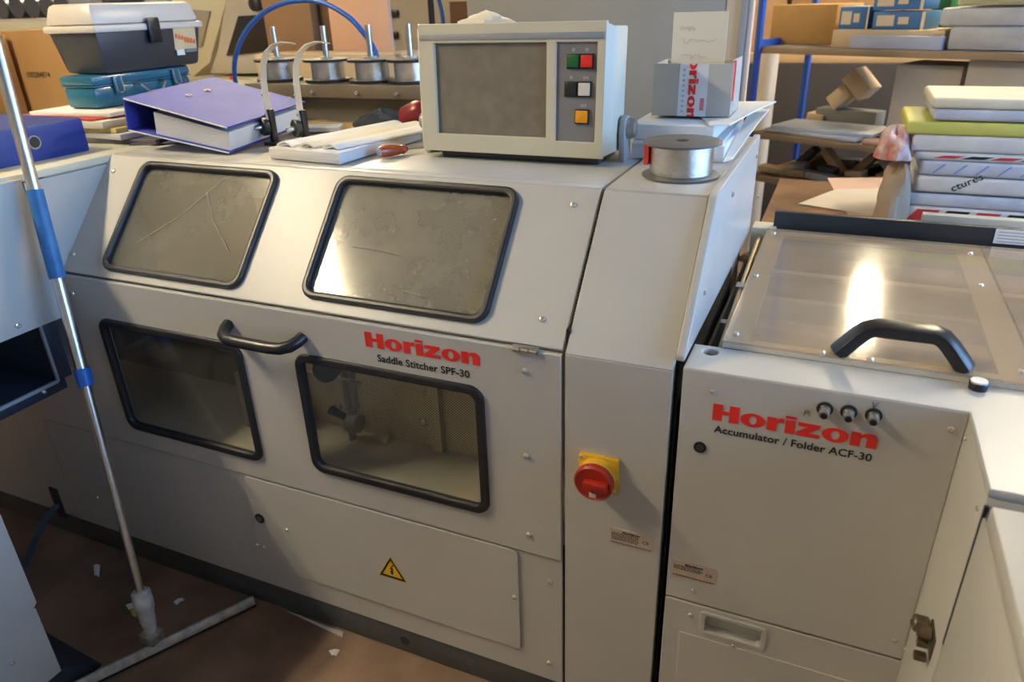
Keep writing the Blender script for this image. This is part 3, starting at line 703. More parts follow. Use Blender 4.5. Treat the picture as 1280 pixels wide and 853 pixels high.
# ---- paper stack, card box and card on the right
def slab(name, label, cat, corners, z0, h, m, group=None, bevel=0.0, warp=0.0):
    """stack or sheet from four plan corners"""
    lo = [Vector((a, b, z0)) for a, b in corners]; cx = sum((p.x for p in lo)) / 4; cy = sum((p.y for p in lo)) / 4
    hi = [p + EZ * h for p in lo]; base = Vector((cx, cy, z0))
    mb = MB().hexa([p - base for p in lo], [p - base for p in hi])
    o = mb.build(name, m, None, bevel=bevel, local=True); o.location = base; W[o] = Matrix.Translation(base)
    return tag(o, label, cat, group)
edge_m = mat('page_edges', (.72, .71, .70), .7, spec=.2, var=.12, vscale=3)
nt = edge_m.node_tree   # fine page lines
tc_ = nt.nodes.new('ShaderNodeTexCoord'); wv = nt.nodes.new('ShaderNodeTexWave'); wv.wave_type = 'BANDS'; wv.bands_direction = 'Z'; wv.inputs['Scale'].default_value = 120; wv.inputs['Distortion'].default_value = 1.5
bp_ = nt.nodes.new('ShaderNodeBump'); bp_.inputs['Strength'].default_value = .4; bp_.inputs['Distance'].default_value = .002
nt.links.new(tc_.outputs['Object'], wv.inputs['Vector']); nt.links.new(wv.outputs['Fac'], bp_.inputs['Height']); nt.links.new(bp_.outputs['Normal'], nt.nodes['Principled BSDF'].inputs['Normal'])
PG = 'printed sheets stacked behind the wire spool'
T0 = 1.0967
slab('paper_stack', 'lower stack of white printed sheets under the small grey carton', 'paper stack', [(-.392, .470), (-.205, .470), (-.205, .765), (-.392, .765)], T0, .032, edge_m, PG, .002)
slab('brochure', 'thin grey brochure between the two white paper stacks', 'brochure', [(-.385, .455), (-.212, .480), (-.215, .76), (-.39, .74)], T0 + .0325, .007, papergrey, PG)
slab('paper_stack', 'upper stack of white printed sheets directly below the small grey carton', 'paper stack', [(-.395, .462), (-.228, .462), (-.228, .75), (-.395, .75)], T0 + .040, .030, edge_m, PG, .002)
def sheet(name, label, cat, grid, thick, m, group=None, nx=6, ny=6):
    """curved sheet through a 2x2 corner grid with a sag function given as 3-D points (bilinear + bump)"""
    A, B, C, D, bump = grid; vs = []; fs = []
    for j in range(ny + 1):
        for i in range(nx + 1):
            s_, t_ = i / nx, j / ny
            p = A * (1 - s_) * (1 - t_) + B * s_ * (1 - t_) + C * s_ * t_ + D * (1 - s_) * t_
            vs.append(p + EZ * bump(s_, t_))
    n_ = len(vs); vs += [p + EZ * thick for p in vs]
    w_ = nx + 1
    for j in range(ny):
        for i in range(nx):
            a = j * w_ + i; fs.append((a + w_, a + w_ + 1, a + 1, a)); fs.append((n_ + a, n_ + a + 1, n_ + a + w_ + 1, n_ + a + w_))
    rim = [i for i in range(w_)] + [j * w_ + nx for j in range(1, ny + 1)] + [ny * w_ + i for i in range(nx - 1, -1, -1)] + [j * w_ for j in range(ny - 1, 0, -1)]
    for a, b in zip(rim, rim[1:] + rim[:1]): fs.append((a, b, n_ + b, n_ + a))
    zmin = min(p.z for p in vs); c = sum(vs, Vector()) / len(vs); base = Vector((c.x, c.y, zmin))
    o = MB().add([p - base for p in vs], fs).build(name, m, None, smooth=True, local=True); o.location = base; W[o] = Matrix.Translation(base)
    return tag(o, label, cat, group)
UT = T0 + .0702
sheet('loose_sheets', 'curled white sheets fanned out right of the small grey carton', 'paper', (Vector((-.235, .46, UT + .0004)), Vector((-.200, .475, UT + .0004)), Vector((-.145, .79, UT + .006)), Vector((-.35, .79, UT + .0004)), lambda s, t: .003 * math.sin(t * 3) * s), .003, paper, PG)
sheet('loose_sheets', 'white sheet hanging down over the tower edge behind the wire spool', 'paper', (Vector((-.203, .455, T0 + .004)), Vector((-.188, .47, T0 + .008)), Vector((-.158, .80, UT - .012)), Vector((-.198, .80, UT - .014)), lambda s, t: .004 * math.sin(t * 3)), .003, paper, PG)
# small carton
bx = thing('carton', 'small open grey carton with red and white tape standing on the paper stack', 'box', (-.29, .60, UT + .004))
bz0 = UT + .0062; bw0, bw1, by0, by1, bh = -.372, -.212, .545, .665, .102
for nm, a_, b_ in (('front_wall', (bw0, by0, bz0), (bw1, by0 + .004, bz0 + bh)), ('back_wall', (bw0, by1 - .004, bz0), (bw1, by1, bz0 + bh)),
                   ('side_wall', (bw0, by0 + .004, bz0), (bw0 + .004, by1 - .004, bz0 + bh)), ('side_wall', (bw1 - .004, by0 + .004, bz0), (bw1, by1 - .004, bz0 + bh + .006)),
                   ('bottom', (bw0, by0 + .004, bz0), (bw1, by1 - .004, bz0 + .003))):
    MB().box(a_, b_).build(nm, cardg, bx, bevel=.0008)
tcx = bw0 + .083
MB().box((tcx - .029, by0 - .0006, bz0), (tcx + .029, by0, bz0 + bh)).build('tape', mat('tape_white', (.70, .71, .74), .3), bx)
lo_ = logo('tape_lettering', .146, (tcx + .002 - .011, by0 - .0006, bz0 + bh + .038), (0, 0, -1), (1, 0, 0), red_ink, bx)
# trim the wordmark to the part that lies on the carton
bm = bmesh.new(); bm.from_mesh(lo_.data)
zt = bz0 + bh - W[bx].translation.z; zb = bz0 - W[bx].translation.z
for zc, nz_ in ((zt, 1), (zb, -1)):
    bmesh.ops.bisect_plane(bm, geom=bm.verts[:] + bm.edges[:] + bm.faces[:], plane_co=(0, 0, zc), plane_no=(0, 0, nz_), clear_outer=True)
bm.to_mesh(lo_.data); bm.free()
for k_ in range(9): MB().box((tcx - .022, by0 - .0009, bz0 + .008 + k_ * .010), (tcx - .017, by0 - .0006, bz0 + .012 + k_ * .010)).build('tape_print', mat('tape_print_blue', (.35, .42, .52), .5), bx)
MB().box((tcx + .016, by0 - .0009, bz0 + .012), (tcx + .024, by0 - .0006, bz0 + .036)).build('tape_print', mat('tape_print_red', (.65, .2, .2), .5), bx)
MB().box((bw1, by0 + .006, bz0 + .03), (bw1 + .0008, by0 + .03, bz0 + bh + .006)).build('side_tape', red_ink, bx)
cd_ = thing('note_card', 'white card with faint pencil writing standing in the small carton', 'card', (-.292, .60, bz0 + .0035))
ce = MB().add([], []); 
MB().box((-.345, .583, bz0 + .0035), (-.237, .585, bz0 + .196)).build('sheet', paperwarm, cd_)
pen = mat('pencil_grey', (.50, .48, .44), .7)
def squig(x, z, w, s_):
    rnd = random.Random(s_); pts = [Vector((x + w * k / 14, .5826, z + rnd.uniform(-.005, .006))) for k in range(15)]
    MB().tube(pts, .0005, 4, flat=(.0005, .0002), up0=(0, -1, 0)).build('pencil_line', pen, cd_)
squig(-.33, bz0 + .166, .03, 1); squig(-.328, bz0 + .142, .07, 2); squig(-.325, bz0 + .112, .05, 5)

# ---- booklets, screwdriver, cup, cloth
BK = 'flat booklets beside the guide arms'
def quad(u0): return [(p.x, p.y) for p in u0]
c1 = [(-1.165, .262), (-.962, .245), (-.945, .56), (-1.12, .58)]
slab('booklet_stack', 'thick stack of cream booklets lying flat at the front edge of the deck', 'booklets', c1, DK + .0022, .024, edge_m, BK, .003)
for k_ in range(3):
    o_ = .04 * k_
    sheet('booklet', ('cream folded booklet, first of three fanned on the booklet stack', 'cream folded booklet, middle of three fanned on the booklet stack', 'cream folded booklet, last of three fanned on the booklet stack, by the red cup')[k_], 'booklet', (Vector((-1.150 + o_ * 1.55, .275, DK + .0275)), Vector((-1.105 + o_ * 1.5, .272, DK + .0275)), Vector((-1.018 + o_ * 1.5, .60, DK + .0275)), Vector((-1.072 + o_ * 1.5, .61, DK + .0275)),
          lambda s, t: .008 * math.sin(s * math.pi)), .004, (paper, paperwarm, paper)[k_], BK)
sd = thing('screwdriver', 'screwdriver with orange-red wooden handle lying in front of the monitor', 'screwdriver', (-.90, .40, DK))
s_a, s_b = Vector((-.918, .330, DK + .016)), Vector((-.870, .438, DK + .009))
dn = (s_b - s_a).normalized()
MB().lathe([(.004, 0), (.011, .002), (.013, .010), (.0135, .03), (.011, .05), (.009, .056), (.011, .062), (.008, .07), (.005, .074)], s_a, dn, 18).build('handle', mat('orange_red_lacquer', (.42, .07, .015), .25, coat=.5), sd, smooth=True)
MB().lathe([(.002, -.002), (.008, -.0015), (.010, .003)], s_a, dn, 18).build('end_cap', alu, sd, smooth=True)
MB().cyl(s_a + dn * .072, s_b, .003, 10).build('shaft', steel, sd, smooth=True)
rc = Vector((-.872, .47, DK + .003))
cupo = MB().lathe([(.034, 0), (.036, .004), (.030, .05), (.020, .07), (.010, .076)], (0, 0, 0), (0, 0, 1), 24).build('red_cap', mat('red_plastic', (.20, .008, .012), .35), None, smooth=True, local=True)
cupo.matrix_world = Matrix.Translation((Y(521, 160, .655).x - .02, .655, DK + .0345)) @ Matrix.Rotation(math.radians(62), 4, 'Y') @ Matrix.Rotation(.3, 4, 'X')
tag(cupo, 'dark red plastic cap on its side against the left of the monitor', 'cap')
blob('cloth', 'crumpled dark navy cloth lying behind the cream booklets', 'cloth', (Y(478, 147, .70).x, .70, DK + .006), .075, .04, .042, mat('navy_cloth', (.03, .04, .055), .9, var=.2), 9)
slab('cardboard_sheet', 'yellowish cardboard sheet lying on the deck before the spool rack', 'cardboard', [(-1.42, .63), (-.98, .63), (-.98, .74), (-1.40, .74)], DK + .0005, .004, mat('yellow_card', (.62, .42, .15), .8), None)
slab('leaflet', 'folded grey leaflet on the yellowish cardboard sheet', 'leaflet', [(-1.36, .55), (-1.22, .60), (-1.25, .66), (-1.38, .60)], DK + .005, .012, papergrey, None, .001)

# ---- guide arms with rubber wheels
def guide_arm(u0, v0, ub, vb, label):
    b = Y(u0, v0, .42); b.z = DK
    t = thing('guide_arm', label, 'guide arm', b, 'curved guide arms with rubber wheels')
    dx = b.x
    MB().box((dx - .018, .402, DK), (dx + .018, .438, DK + .008)).box((dx - .004, .411, DK + .008), (dx + .008, .429, DK + .085)).build('foot', blackp, t, bevel=.0015)
    pts = [(dx + .002, .415, DK + .06), (dx - .004, .42, DK + .10), (dx - .002, .42, DK + .15), (dx + .004, .42, DK + .185), (dx + .018, .422, DK + .212), (dx + .040, .426, DK + .228), (dx + .065, .43, DK + .234), (dx + .092, .434, DK + .232)]
    sto = MB().tube(pts, .01, 4, flat=(.0105, .0012), up0=(0, -1, 0) if False else (-1, 0, 0)).build('strap', mat('strap_steel', (.72, .67, .55), .4, .5, var=.1), t, smooth=True)
    for h_ in (.075, .12, .145): screw(t, (dx - .004, .409, DK + h_), (0, -1, 0), .5)
    w = MB().lathe([(.010, 0), (.020, .001), (.021, .003), (.021, .013), (.019, .015), (.010, .016)], (dx - .004, .41, DK + .045), (-.5, -1, 0), 24).build('wheel', rubber, t, smooth=True)
    MB().lathe([(.006, .012), (.006, .030), (.004, .034)], (dx - .004, .41, DK + .045), (-.5, -1, 0), 14).build('axle', steel, w, smooth=True)
    return t
guide_arm(343, 178, 350, 60, 'curved steel guide arm with rubber wheel beside the purple blue binder')
guide_arm(381, 168, 390, 60, 'curved steel guide arm with rubber wheel between the other arm and the cream booklets')

# ---- spool rack
rk = thing('spool_rack', 'brown steel rack carrying four wire spools behind the booklets', 'rack', (-1.3, .85, DK))
rm = mat('rack_brown', (.16, .13, .09), .45, var=.15)
MB().box((-1.66, .76, 1.192), (-.90, .92, 1.200)).build('shelf', rm, rk, bevel=.001)
MB().box((-1.66, .755, 1.165), (-.90, .761, 1.200)).build('shelf_lip', rm, rk, bevel=.001)
MB().box((-1.50, .80, DK), (-.90, .806, 1.192)).build('upright_panel', rm, rk)
for x_ in (-1.505, -.90): MB().box((x_, .77, DK), (x_ + .006, .92, 1.192)).build('end_plate', rm, rk)
for k_, u in enumerate((350, 411, 466, 515)):
    p = Y(u, 95, .84)
    MB().cyl((p.x, .84, 1.20), (p.x + .0, .84, 1.352), .0085, 14).build('spindle', steel, rk, smooth=True)
    MB().lathe([(.004, 0), (.006, .004), (.004, .010)], (p.x, .7545, 1.18), (0, -1, 0), 12).build('lock_nut', steel, rk, smooth=True)
    names = ('silver wire spool on the rack, behind the first guide arm', 'silver wire spool on the rack, behind the second guide arm', 'silver wire spool on the rack where the blue hose ends', 'silver wire spool on the rack, half hidden by the control monitor')
    t = thing('wire_spool', names[k_], 'spool', (p.x, .84, 1.2015), 'wire spools on the rack')
    c = Vector((p.x, .84, 1.2015)); h = .062; R_ = .069
    def annul(prof): return MB().lathe(prof + [prof[0]], c, seg=32)
    fl = [(.012, 0), (R_, 0), (R_, .007), (.012, .007)]
    annul(fl).build('flange', blackp, t, smooth=True)
    annul([(r_, z_ + h - .007) for r_, z_ in fl]).build('flange', blackp, t, smooth=True)
    annul([(.012, .007), (R_ * .70, .007), (R_ * .70, h - .007), (.012, h - .007)]).build('wire_winding', wire_m, t, smooth=True)
    MB().lathe([(.011, h), (.018, h), (.018, h + .006), (.011, h + .006), (.011, h)], c, seg=20).build('hub_nut', mat('hub_beige', (.5, .45, .35), .5), t, smooth=True)

# ---- blue hose
hs = [Y(294, 110, .93), Y(293, 92, .93), Y(297, 62, .93), Y(312, 33, .93), Y(338, 11, .93), Y(370, 1, .93), Y(402, 3, .93), Y(434, 20, .93), Y(455, 42, .93), Y(468, 62, .93), Y(472, 75, .93), Y(474, 100, .95)]
def smoothpts(P, n=6):
    out = []
    for i in range(len(P) - 1):
        p0, p1, p2, p3 = P[max(i - 1, 0)], P[i], P[i + 1], P[min(i + 2, len(P) - 1)]
        for k in range(n):
            t = k / n
            out.append(.5 * ((2 * p1) + (p2 - p0) * t + (2 * p0 - 5 * p1 + 4 * p2 - p3) * t * t + (3 * p1 - p0 - 3 * p2 + p3) * t ** 3))
    return out + [P[-1]]
hs[-1] = Vector((hs[-2].x, .96, 1.12)); hs[0] = Vector((hs[1].x, .93, 1.096))
ho = MB().tube(smoothpts(hs), .0075, 12).build('air_hose', mat('hose_blue', (.015, .10, .42), .3), None, smooth=True)
tag(ho, 'bright blue air hose arching over the wire spool rack', 'hose')

# ================================================================== left pile
# lever arch file on the feeder unit
bl = mat('file_blue', (.02, .045, .24), .4, var=.06)
ft_ = thing('lever_arch_file', 'dark blue lever arch file lying flat with its finger ring showing', 'binder', (-1.83, .09, 1.0965))
fz = 1.0968
MB().box((-1.705, -.095, fz), (-1.695, .225, fz + .078)).build('spine', bl, ft_, bevel=.003)
for z_ in (fz, fz + .0752): MB().box((-1.99, -.095, z_), (-1.705, .225, z_ + .0028)).build('cover', bl, ft_)
MB().box((-1.975, -.085, fz + .003), (-1.715, .215, fz + .06)).build('pages', edge_m, ft_)
rp_ = X(43, 178, -1.695)
rg = MB().lathe([(.0125, 0), (.0155, 0), (.0155, .0016), (.0125, .0016), (.0125, 0)], (-1.6952, rp_.y, rp_.z), (1, 0, 0), 24).build('finger_ring', steel, ft_, smooth=True)
MB().lathe([(.0125, 0), (.0125, .0006)], (-1.6952, rp_.y, rp_.z), (1, 0, 0), 24).build('finger_hole', darkm, rg)
# document pile
DP = 'loose documents under the tool boxes'
z_ = 1.0968
specs = [('magazines', 'spread of dark magazines at the bottom of the document pile', (-2.03, .30, -1.60, .62), .012, mat('magazine_dark', (.10, .09, .10), .5, var=.5, vscale=20), .12),
         ('magazines', 'glossy white magazines second from the bottom of the document pile', (-2.05, .31, -1.66, .60), .014, papergrey, -.06),
         ('folder', 'yellow paper folder in the middle of the document pile', (-2.02, .30, -1.70, .60), .012, mat('folder_yellow', (.70, .55, .22), .7), .05),
         ('folder', 'thick cream folder below the red folder in the document pile', (-2.08, .29, -1.72, .60), .018, paperwarm, .02),
         ('folder', 'thin red folder near the top of the document pile', (-2.05, .30, -1.74, .60), .005, mat('folder_red', (.55, .07, .05), .6), -.05),
         ('paper_stack', 'white papers lying directly under the teal tool box', (-2.02, .32, -1.74, .60), .010, paper, .08)]
for nm, lb, (x0, y0, x1, y1), h_, m_, rz in specs:
    boxthing(nm, lb, 'documents', (x0, y0, z_), (x1, y1, z_ + h_), m_, DP, .0015, rz); z_ += h_ + .0004
TB0 = z_
for k_, (cx_, cy_, w_, d_, rz_, zz_, m_, lb) in enumerate((
    (-1.60, .42, .20, .16, .5, 1.0968, mat('leaf_navy', (.06, .07, .16), .5), 'dark navy leaflet sticking out of the document pile beside the binder'),
    (-1.93, .17, .24, .05, .12, 1.0968, paper, 'narrow white leaflet poking out in front of the dark magazines'),)):
    boxthing('leaflet', lb, 'leaflet', (cx_ - w_ / 2, cy_ - d_ / 2, zz_), (cx_ + w_ / 2, cy_ + d_ / 2, zz_ + .003), m_, None, .0008, rz_)
# teal tool box, then grey tool box on top
def oriented(N, R_, L_):
    """frame at N with x towards R_ (levelled), y away"""
    ex = (R_ - N); ex.z *= 1.0; ex.normalize(); ey = EZ.cross(ex).normalized(); ez = ex.cross(ey)
    return Matrix(((ex.x, ey.x, ez.x, N.x), (ex.y, ey.y, ez.y, N.y), (ex.z, ey.z, ez.z, N.z), (0, 0, 0, 1)))
N1 = Z(124, 137, TB0 + .001); R1 = at_len(N1, 240, 108, .345); R1.z = N1.z + .0
M1 = oriented(N1, R1, None)
teal = mat('teal_enamel', (.012, .12, .20), .3, var=.1, coat=.3)
tb = thing('tool_box', 'teal metal tool box with two latches under the grey plastic tool box', 'tool box', None or (0, 0, 0), None, M1)
LT, DT, HT = .345, .115, .083
MB().box((0, 0, 0), (LT, DT, HT * .68)).build('body', teal, tb, bevel=.012, local=True)
MB().box((-.002, -.002, HT * .68 + .001), (LT + .002, DT + .002, HT)).build('lid', teal, tb, bevel=.008, local=True)
MB().box((-.001, -.003, HT * .66), (LT + .001, DT + .001, HT * .70)).build('rim', teal, tb, bevel=.001, local=True)
for x_ in (.06, LT - .075):
    lt_ = MB().box((x_, -.009, HT * .38), (x_ + .030, -.001, HT * .92)).build('latch', teal, tb, bevel=.002, local=True)
    MB().tube([(x_ + .004, -.008, HT * .95), (x_ + .004, -.011, HT * .5), (x_ + .015, -.013, HT * .42), (x_ + .026, -.011, HT * .5), (x_ + .026, -.008, HT * .95)], .0018, 6).build('latch_wire', steel, lt_, smooth=True, local=True)
MB().tube([(LT * .40, -.001, HT * .62), (LT * .40, -.018, HT * .60), (LT * .46, -.024, HT * .35), (LT * .60, -.024, HT * .35), (LT * .66, -.018, HT * .60), (LT * .66, -.001, HT * .62)], .003, 8).build('carry_handle', steel, tb, smooth=True, local=True)
# grey tool box
N2 = at_len(N1, 112, 99, .098) if False else (M1 @ Vector((.022, -.03, HT + .001)))
M2 = M1.copy(); M2.translation = N2
tg = thing('tool_box', 'dark grey plastic tool box with translucent white lid and orange sticker', 'tool box', None or (0, 0, 0), None, M2)
gm = mat('tool_grey_plastic', (.035, .038, .045), .4, var=.08)
wm = mat('translucent_white', (.66, .60, .52), .35, var=.06)
LG, DG, HG = .375, .175, .110
MB().hexa([Vector(p) for p in ((.018, .014, 0), (LG - .018, .014, 0), (LG - .018, DG - .014, 0), (.018, DG - .014, 0))], [Vector(p) for p in ((0, 0, HG), (LG, 0, HG), (LG, DG, HG), (0, DG, HG))]).build('body', gm, tg, bevel=.012, local=True)
lidp = [(-.004, HG - .004), (LG + .004, HG - .004), (LG + .004, HG + .014), (-.004, HG + .014)]
MB().box((-.006, -.006, HG - .008), (LG + .006, DG + .006, HG + .010)).build('lid_rim', wm, tg, bevel=.006, local=True)
MB().hexa([Vector(p) for p in ((-.001, -.001, HG + .010), (LG + .001, -.001, HG + .010), (LG + .001, DG + .001, HG + .010), (-.001, DG + .001, HG + .010))], [Vector(p) for p in ((.012, .012, HG + .062), (LG - .012, .012, HG + .062), (LG - .012, DG - .012, HG + .062), (.012, DG - .012, HG + .062))]).build('lid', wm, tg, bevel=.012, local=True)
MB().box((LG * .36, DG * .4, HG + .0625), (LG * .68, DG * .6, HG + .078)).build('carry_handle', blackp, tg, bevel=.005, local=True)
lg = MB().box((LG * .44, -.014, HG - .040), (LG * .44 + .042, -.004, HG + .024)).build('latch', blackp, tg, bevel=.004, local=True)
MB().box((LG * .44 + .008, -.016, HG - .006), (LG * .44 + .034, -.0135, HG + .000)).build('latch_slot', darkm, lg, local=True)
def tx(nm, x, z, w, h, m_, par, y=-.0005): return MB().box((x, y - .0006, z), (x + w, y, z + h)).build(nm, m_, par, local=True)
# sticker follows the leaning front face
sl_ = (.014) / HG
def fy(z): return .014 * (1 - z / HG) - .0008
sk = MB().hexa([Vector((LG * .70, fy(.045) - .001, .045)), Vector((LG * .93, fy(.045) - .001, .045)), Vector((LG * .93, fy(.045), .045)), Vector((LG * .70, fy(.045), .045))],
               [Vector((LG * .70, fy(.105) - .001, .105)), Vector((LG * .93, fy(.105) - .001, .105)), Vector((LG * .93, fy(.105), .105)), Vector((LG * .70, fy(.105), .105))]).build('sticker', mat('sticker_cream', (.62, .50, .30), .5), tg, local=True)
so = mat('sticker_orange', (.75, .16, .03), .5)
rnd = random.Random(4)
for k_ in range(7):
    x_ = LG * (.715 + .03 * k_); z0_ = .082 - .003 * k_
    MB().box((x_, fy(z0_) - .0018, z0_ - rnd.uniform(.004, .010)), (x_ + .0085, fy(z0_) - .001, z0_ + rnd.uniform(.006, .012))).build('sticker_print', so, sk, local=True)
MB().box((LG * .71, fy(.05) - .0018, .030), (LG * .79, fy(.05) - .0008, .045)).build('barcode', paper, sk, local=True)
for k_ in range(6): MB().box((LG * .715 + k_ * .0042, fy(.045) - .0016, .033), (LG * .715 + k_ * .0042 + .0018, fy(.045) - .0008, .043)).build('barcode_bar', black_ink, sk, local=True)
MB().box((LG * .81, fy(.04) - .0016, .036), (LG * .93, fy(.04) - .0008, .044)).build('sticker_caption', mat('caption_grey', (.2, .22, .28), .5), sk, local=True)

# purple-blue binder lying open-side to the front, back raised on the documents
NB = Z(287, 192, 1.0985)
LB = at_len(NB, 155, 162, .30)
FB = at_len(NB, 358, 150, .33)
pb = mat('binder_purple_blue', (.05, .06, .34), .6, 0, .25, var=.12, vscale=10)
bd = thing('ring_binder', 'purple blue ring binder full of papers leaning on the document pile', 'binder', NB)
eL = (LB - NB).normalized(); eF = (FB - NB); eF = (eF - eL * eF.dot(eL)).normalized(); eU = eF.cross(eL); 
if eU.z < 0: eU = -eU
MBd = Matrix(((eL.x, eF.x, eU.x, NB.x), (eL.y, eF.y, eU.y, NB.y), (eL.z, eF.z, eU.z, NB.z), (0, 0, 0, 1)))
def P3(a, b, c): return MBd @ Vector((a, b, c))
TC = Z(283, 168, 1.1); tcz = .068
def cover(z0, z1, nm):
    lo = [P3(0, 0, z0), P3(.285, 0, z1), P3(.285, .32, z1), P3(0, .32, z0)]
    d = eU * .0028
    MB().hexa(lo, [p + d for p in lo]).build(nm, pb, bd)
    MB().hexa([P3(0, -.0015, z0), P3(.285, -.0015, z1), P3(.285, -.0002, z1), P3(0, -.0002, z0)], [P3(0, -.0015, z0) + d, P3(.285, -.0015, z1) + d, P3(.285, -.0002, z1) + d, P3(0, -.0002, z0) + d]).build('cover_edge', paper, bd)
cover(0, 0, 'bottom_cover'); cover(.058, .074, 'top_cover')
MB().hexa([P3(.285, 0, 0), P3(.2885, 0, 0), P3(.2885, .32, 0), P3(.285, .32, 0)], [P3(.285, 0, .077), P3(.2885, 0, .077), P3(.2885, .32, .077), P3(.285, .32, .077)]).build('spine', pb, bd)
MB().hexa([P3(.006, .012, .003), P3(.215, .012, .003), P3(.215, .308, .003), P3(.006, .308, .003)], [P3(.006, .012, .045), P3(.215, .012, .055), P3(.215, .308, .055), P3(.006, .308, .045)]).build('papers', edge_m, bd)
for b_ in (.13, .20): MB().lathe([(.005, 0), (.008, 0), (.008, .002), (.005, .002), (.005, 0)], P3(.21, b_, .073), eU, 16).build('rivet', mat('brass_rivet', (.6, .5, .3), .3, 1.0), bd, smooth=True)

# ================================================================== behind the left pile
BZ = 1.0515
bn = thing('bench', 'grey bench behind the stitcher carrying cartons', 'bench', (-2.2, 1.1, 0))
MB().box((-3.7, .80, 1.01), (-1.0, 1.43, 1.05)).build('bench_top', papergrey, bn, bevel=.003)
for x_ in (-3.6, -1.1):
    for y_ in (.84, 1.34): MB().box((x_, y_, 0), (x_ + .05, y_ + .05, 1.01)).build('leg', navy, bn, bevel=.003)
boxthing('carton', 'brown carton with a printed number behind the tool boxes', 'box', Vector((Y(12, 150, .95).x, .95, BZ)), Y(82, 37, .95) + Vector((.1, .30, 0)), card, None, .003)
ct = bpy.context.scene.objects[-1] if False else [o for o in COL.objects if o.name.startswith('carton')][-1]
p_ = Y(34, 93, .95)
lettering('number_print', '100284874', .132, (p_.x + .0, .9495, p_.z - .012), EX, EZ, black_ink, ct, bold=.01)
boxthing('carton', 'orange brown carton at the far end of the feeder top, behind the squeegee pole', 'box', Vector((Y(-60, 160, .81).x, .81, BZ)), Y(-34, 45, .81) + Vector((0, .12, 0)), mat('orange_card', (.50, .25, .07), .8), None, .003)
# roller machine far left
rl = thing('roller_table', 'cream conveyor with dark grey rollers behind the cartons', 'conveyor', Y(30, 200, 1.5) * 1.0)
q0, q1 = Y(-40, 45, 1.45), Y(62, 26, 1.45)
MB().box((q0.x, 1.45, q0.z - .03), (q1.x + .35, 1.52, q1.z)).build('rail', cream, rl, bevel=.004)
MB().box((q0.x, 1.52, 0), (q1.x + .3, 2.1, q0.z - .02)).build('body', cream, rl)
for k_ in range(6):
    xx = Y(8 + k_ * 19, 12, 1.6).x; MB().cyl((xx, 1.5, q1.z + .062), (xx, 2.1, q1.z + .062), .05, 18).build('roller', mat('roller_grey', (.10, .10, .12), .3, .5), rl, smooth=True)
# cream machine with dark windows
cm = thing('cream_machine', 'cream yellow machine with slanted sides and dark windows behind the binder', 'machine', (-2.4, 1.9, 0))
cy = 1.65
def cpoly(pts, dep, y, nm, m_, bev=.006):
    P = [(Y(u, v, y).x, Y(u, v, y).z) for u, v in pts]
    return MB().prism(P, dep, (0, y + dep, 0), EX, EZ).build(nm, m_, cm, bevel=bev)
cpoly([(215, 120), (262, 78), (300, -60), (215, -60)], .5, cy + .04, 'body_left', cream)
cpoly([(262, 92), (336, 92), (336, 70), (350, -60), (300, -60), (283, -5), (272, 60)], .5, cy, 'column', mat('cream_grey', (.52, .48, .40), .45))
cpoly([(282, 70), (338, 64), (334, 18), (297, 20)], .012, cy - .012, 'dark_window', mat('window_dark', (.022, .020, .020), .25), .004)
cpoly([(240, 60), (252, 58), (262, 14), (240, 12)], .01, cy + .03, 'panel', mat('panel_beige', (.35, .31, .24), .5), .002)
p_ = Y(323, 5, cy - .002); MB().lathe([(.028, 0), (.028, .03), (.02, .035)], p_, (0, -1, 0)).build('round_knob', blackp, cm, smooth=True)
ba, bb = Y(240, 120, cy - .15), Y(345, 92, cy - .15)
MB().box((ba.x - .1, cy - .15, 0), (bb.x, cy + .5, bb.z - .03)).build('base', cream, cm, bevel=.006)
p_ = Y(289, 91, cy - .1); MB().lathe([(.012, 0), (.012, .015)], (p_.x, cy - .1, bb.z - .03)).build('red_button', mat('red_button', (.6, .05, .03), .4), cm)
# cartons and boards between
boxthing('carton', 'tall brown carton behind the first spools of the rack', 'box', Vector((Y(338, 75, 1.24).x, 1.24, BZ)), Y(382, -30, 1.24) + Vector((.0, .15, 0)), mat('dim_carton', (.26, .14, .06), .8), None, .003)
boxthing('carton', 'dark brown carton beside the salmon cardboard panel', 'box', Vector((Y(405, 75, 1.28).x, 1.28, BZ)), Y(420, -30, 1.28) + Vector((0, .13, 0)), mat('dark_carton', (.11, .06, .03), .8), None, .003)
salm = mat('salmon_cardboard', (.72, .42, .26), .8, var=.05)
boxthing('cardboard', 'salmon coloured upright cardboard standing behind the spool rack', 'cardboard', Vector((Y(418, 75, 1.25).x, 1.25, BZ)), Y(481, -30, 1.25) + Vector((0, .02, 0)), salm, None, .002)
boxthing('carton', 'long flat light carton lying behind the wire spools', 'box', Vector((Y(322, 92, 1.02).x, 1.02, BZ)), Y(502, 62, 1.02) + Vector((0, .16, -.012)), cardl, None, .003)
lk_ = thing('locker', 'grey beige steel locker with two dark handles behind the spool rack', 'locker', (-1.6, 2.3, 0))
la, lb_ = Y(470, 60, 2.0), Y(600, -60, 2.0)
MB().box((la.x, 2.0, 0), (lb_.x, 2.4, lb_.z + .2)).build('body', mat('locker_beige', (.46, .40, .31), .5), lk_, bevel=.004)
for u, v in ((487, 17), (487, 44)):
    p_ = Y(u, v, 2.0); MB().box((p_.x - .03, 1.985, p_.z - .015), (p_.x + .05, 1.999, p_.z + .015)).build('handle', blackp, lk_, bevel=.004)
p_ = Y(575, 18, 2.0); MB().box((p_.x - .04, 1.985, p_.z - .05), (p_.x + .04, 1.999, p_.z + .05)).build('sign', mat('brown_sign', (.16, .07, .03), .6), lk_)
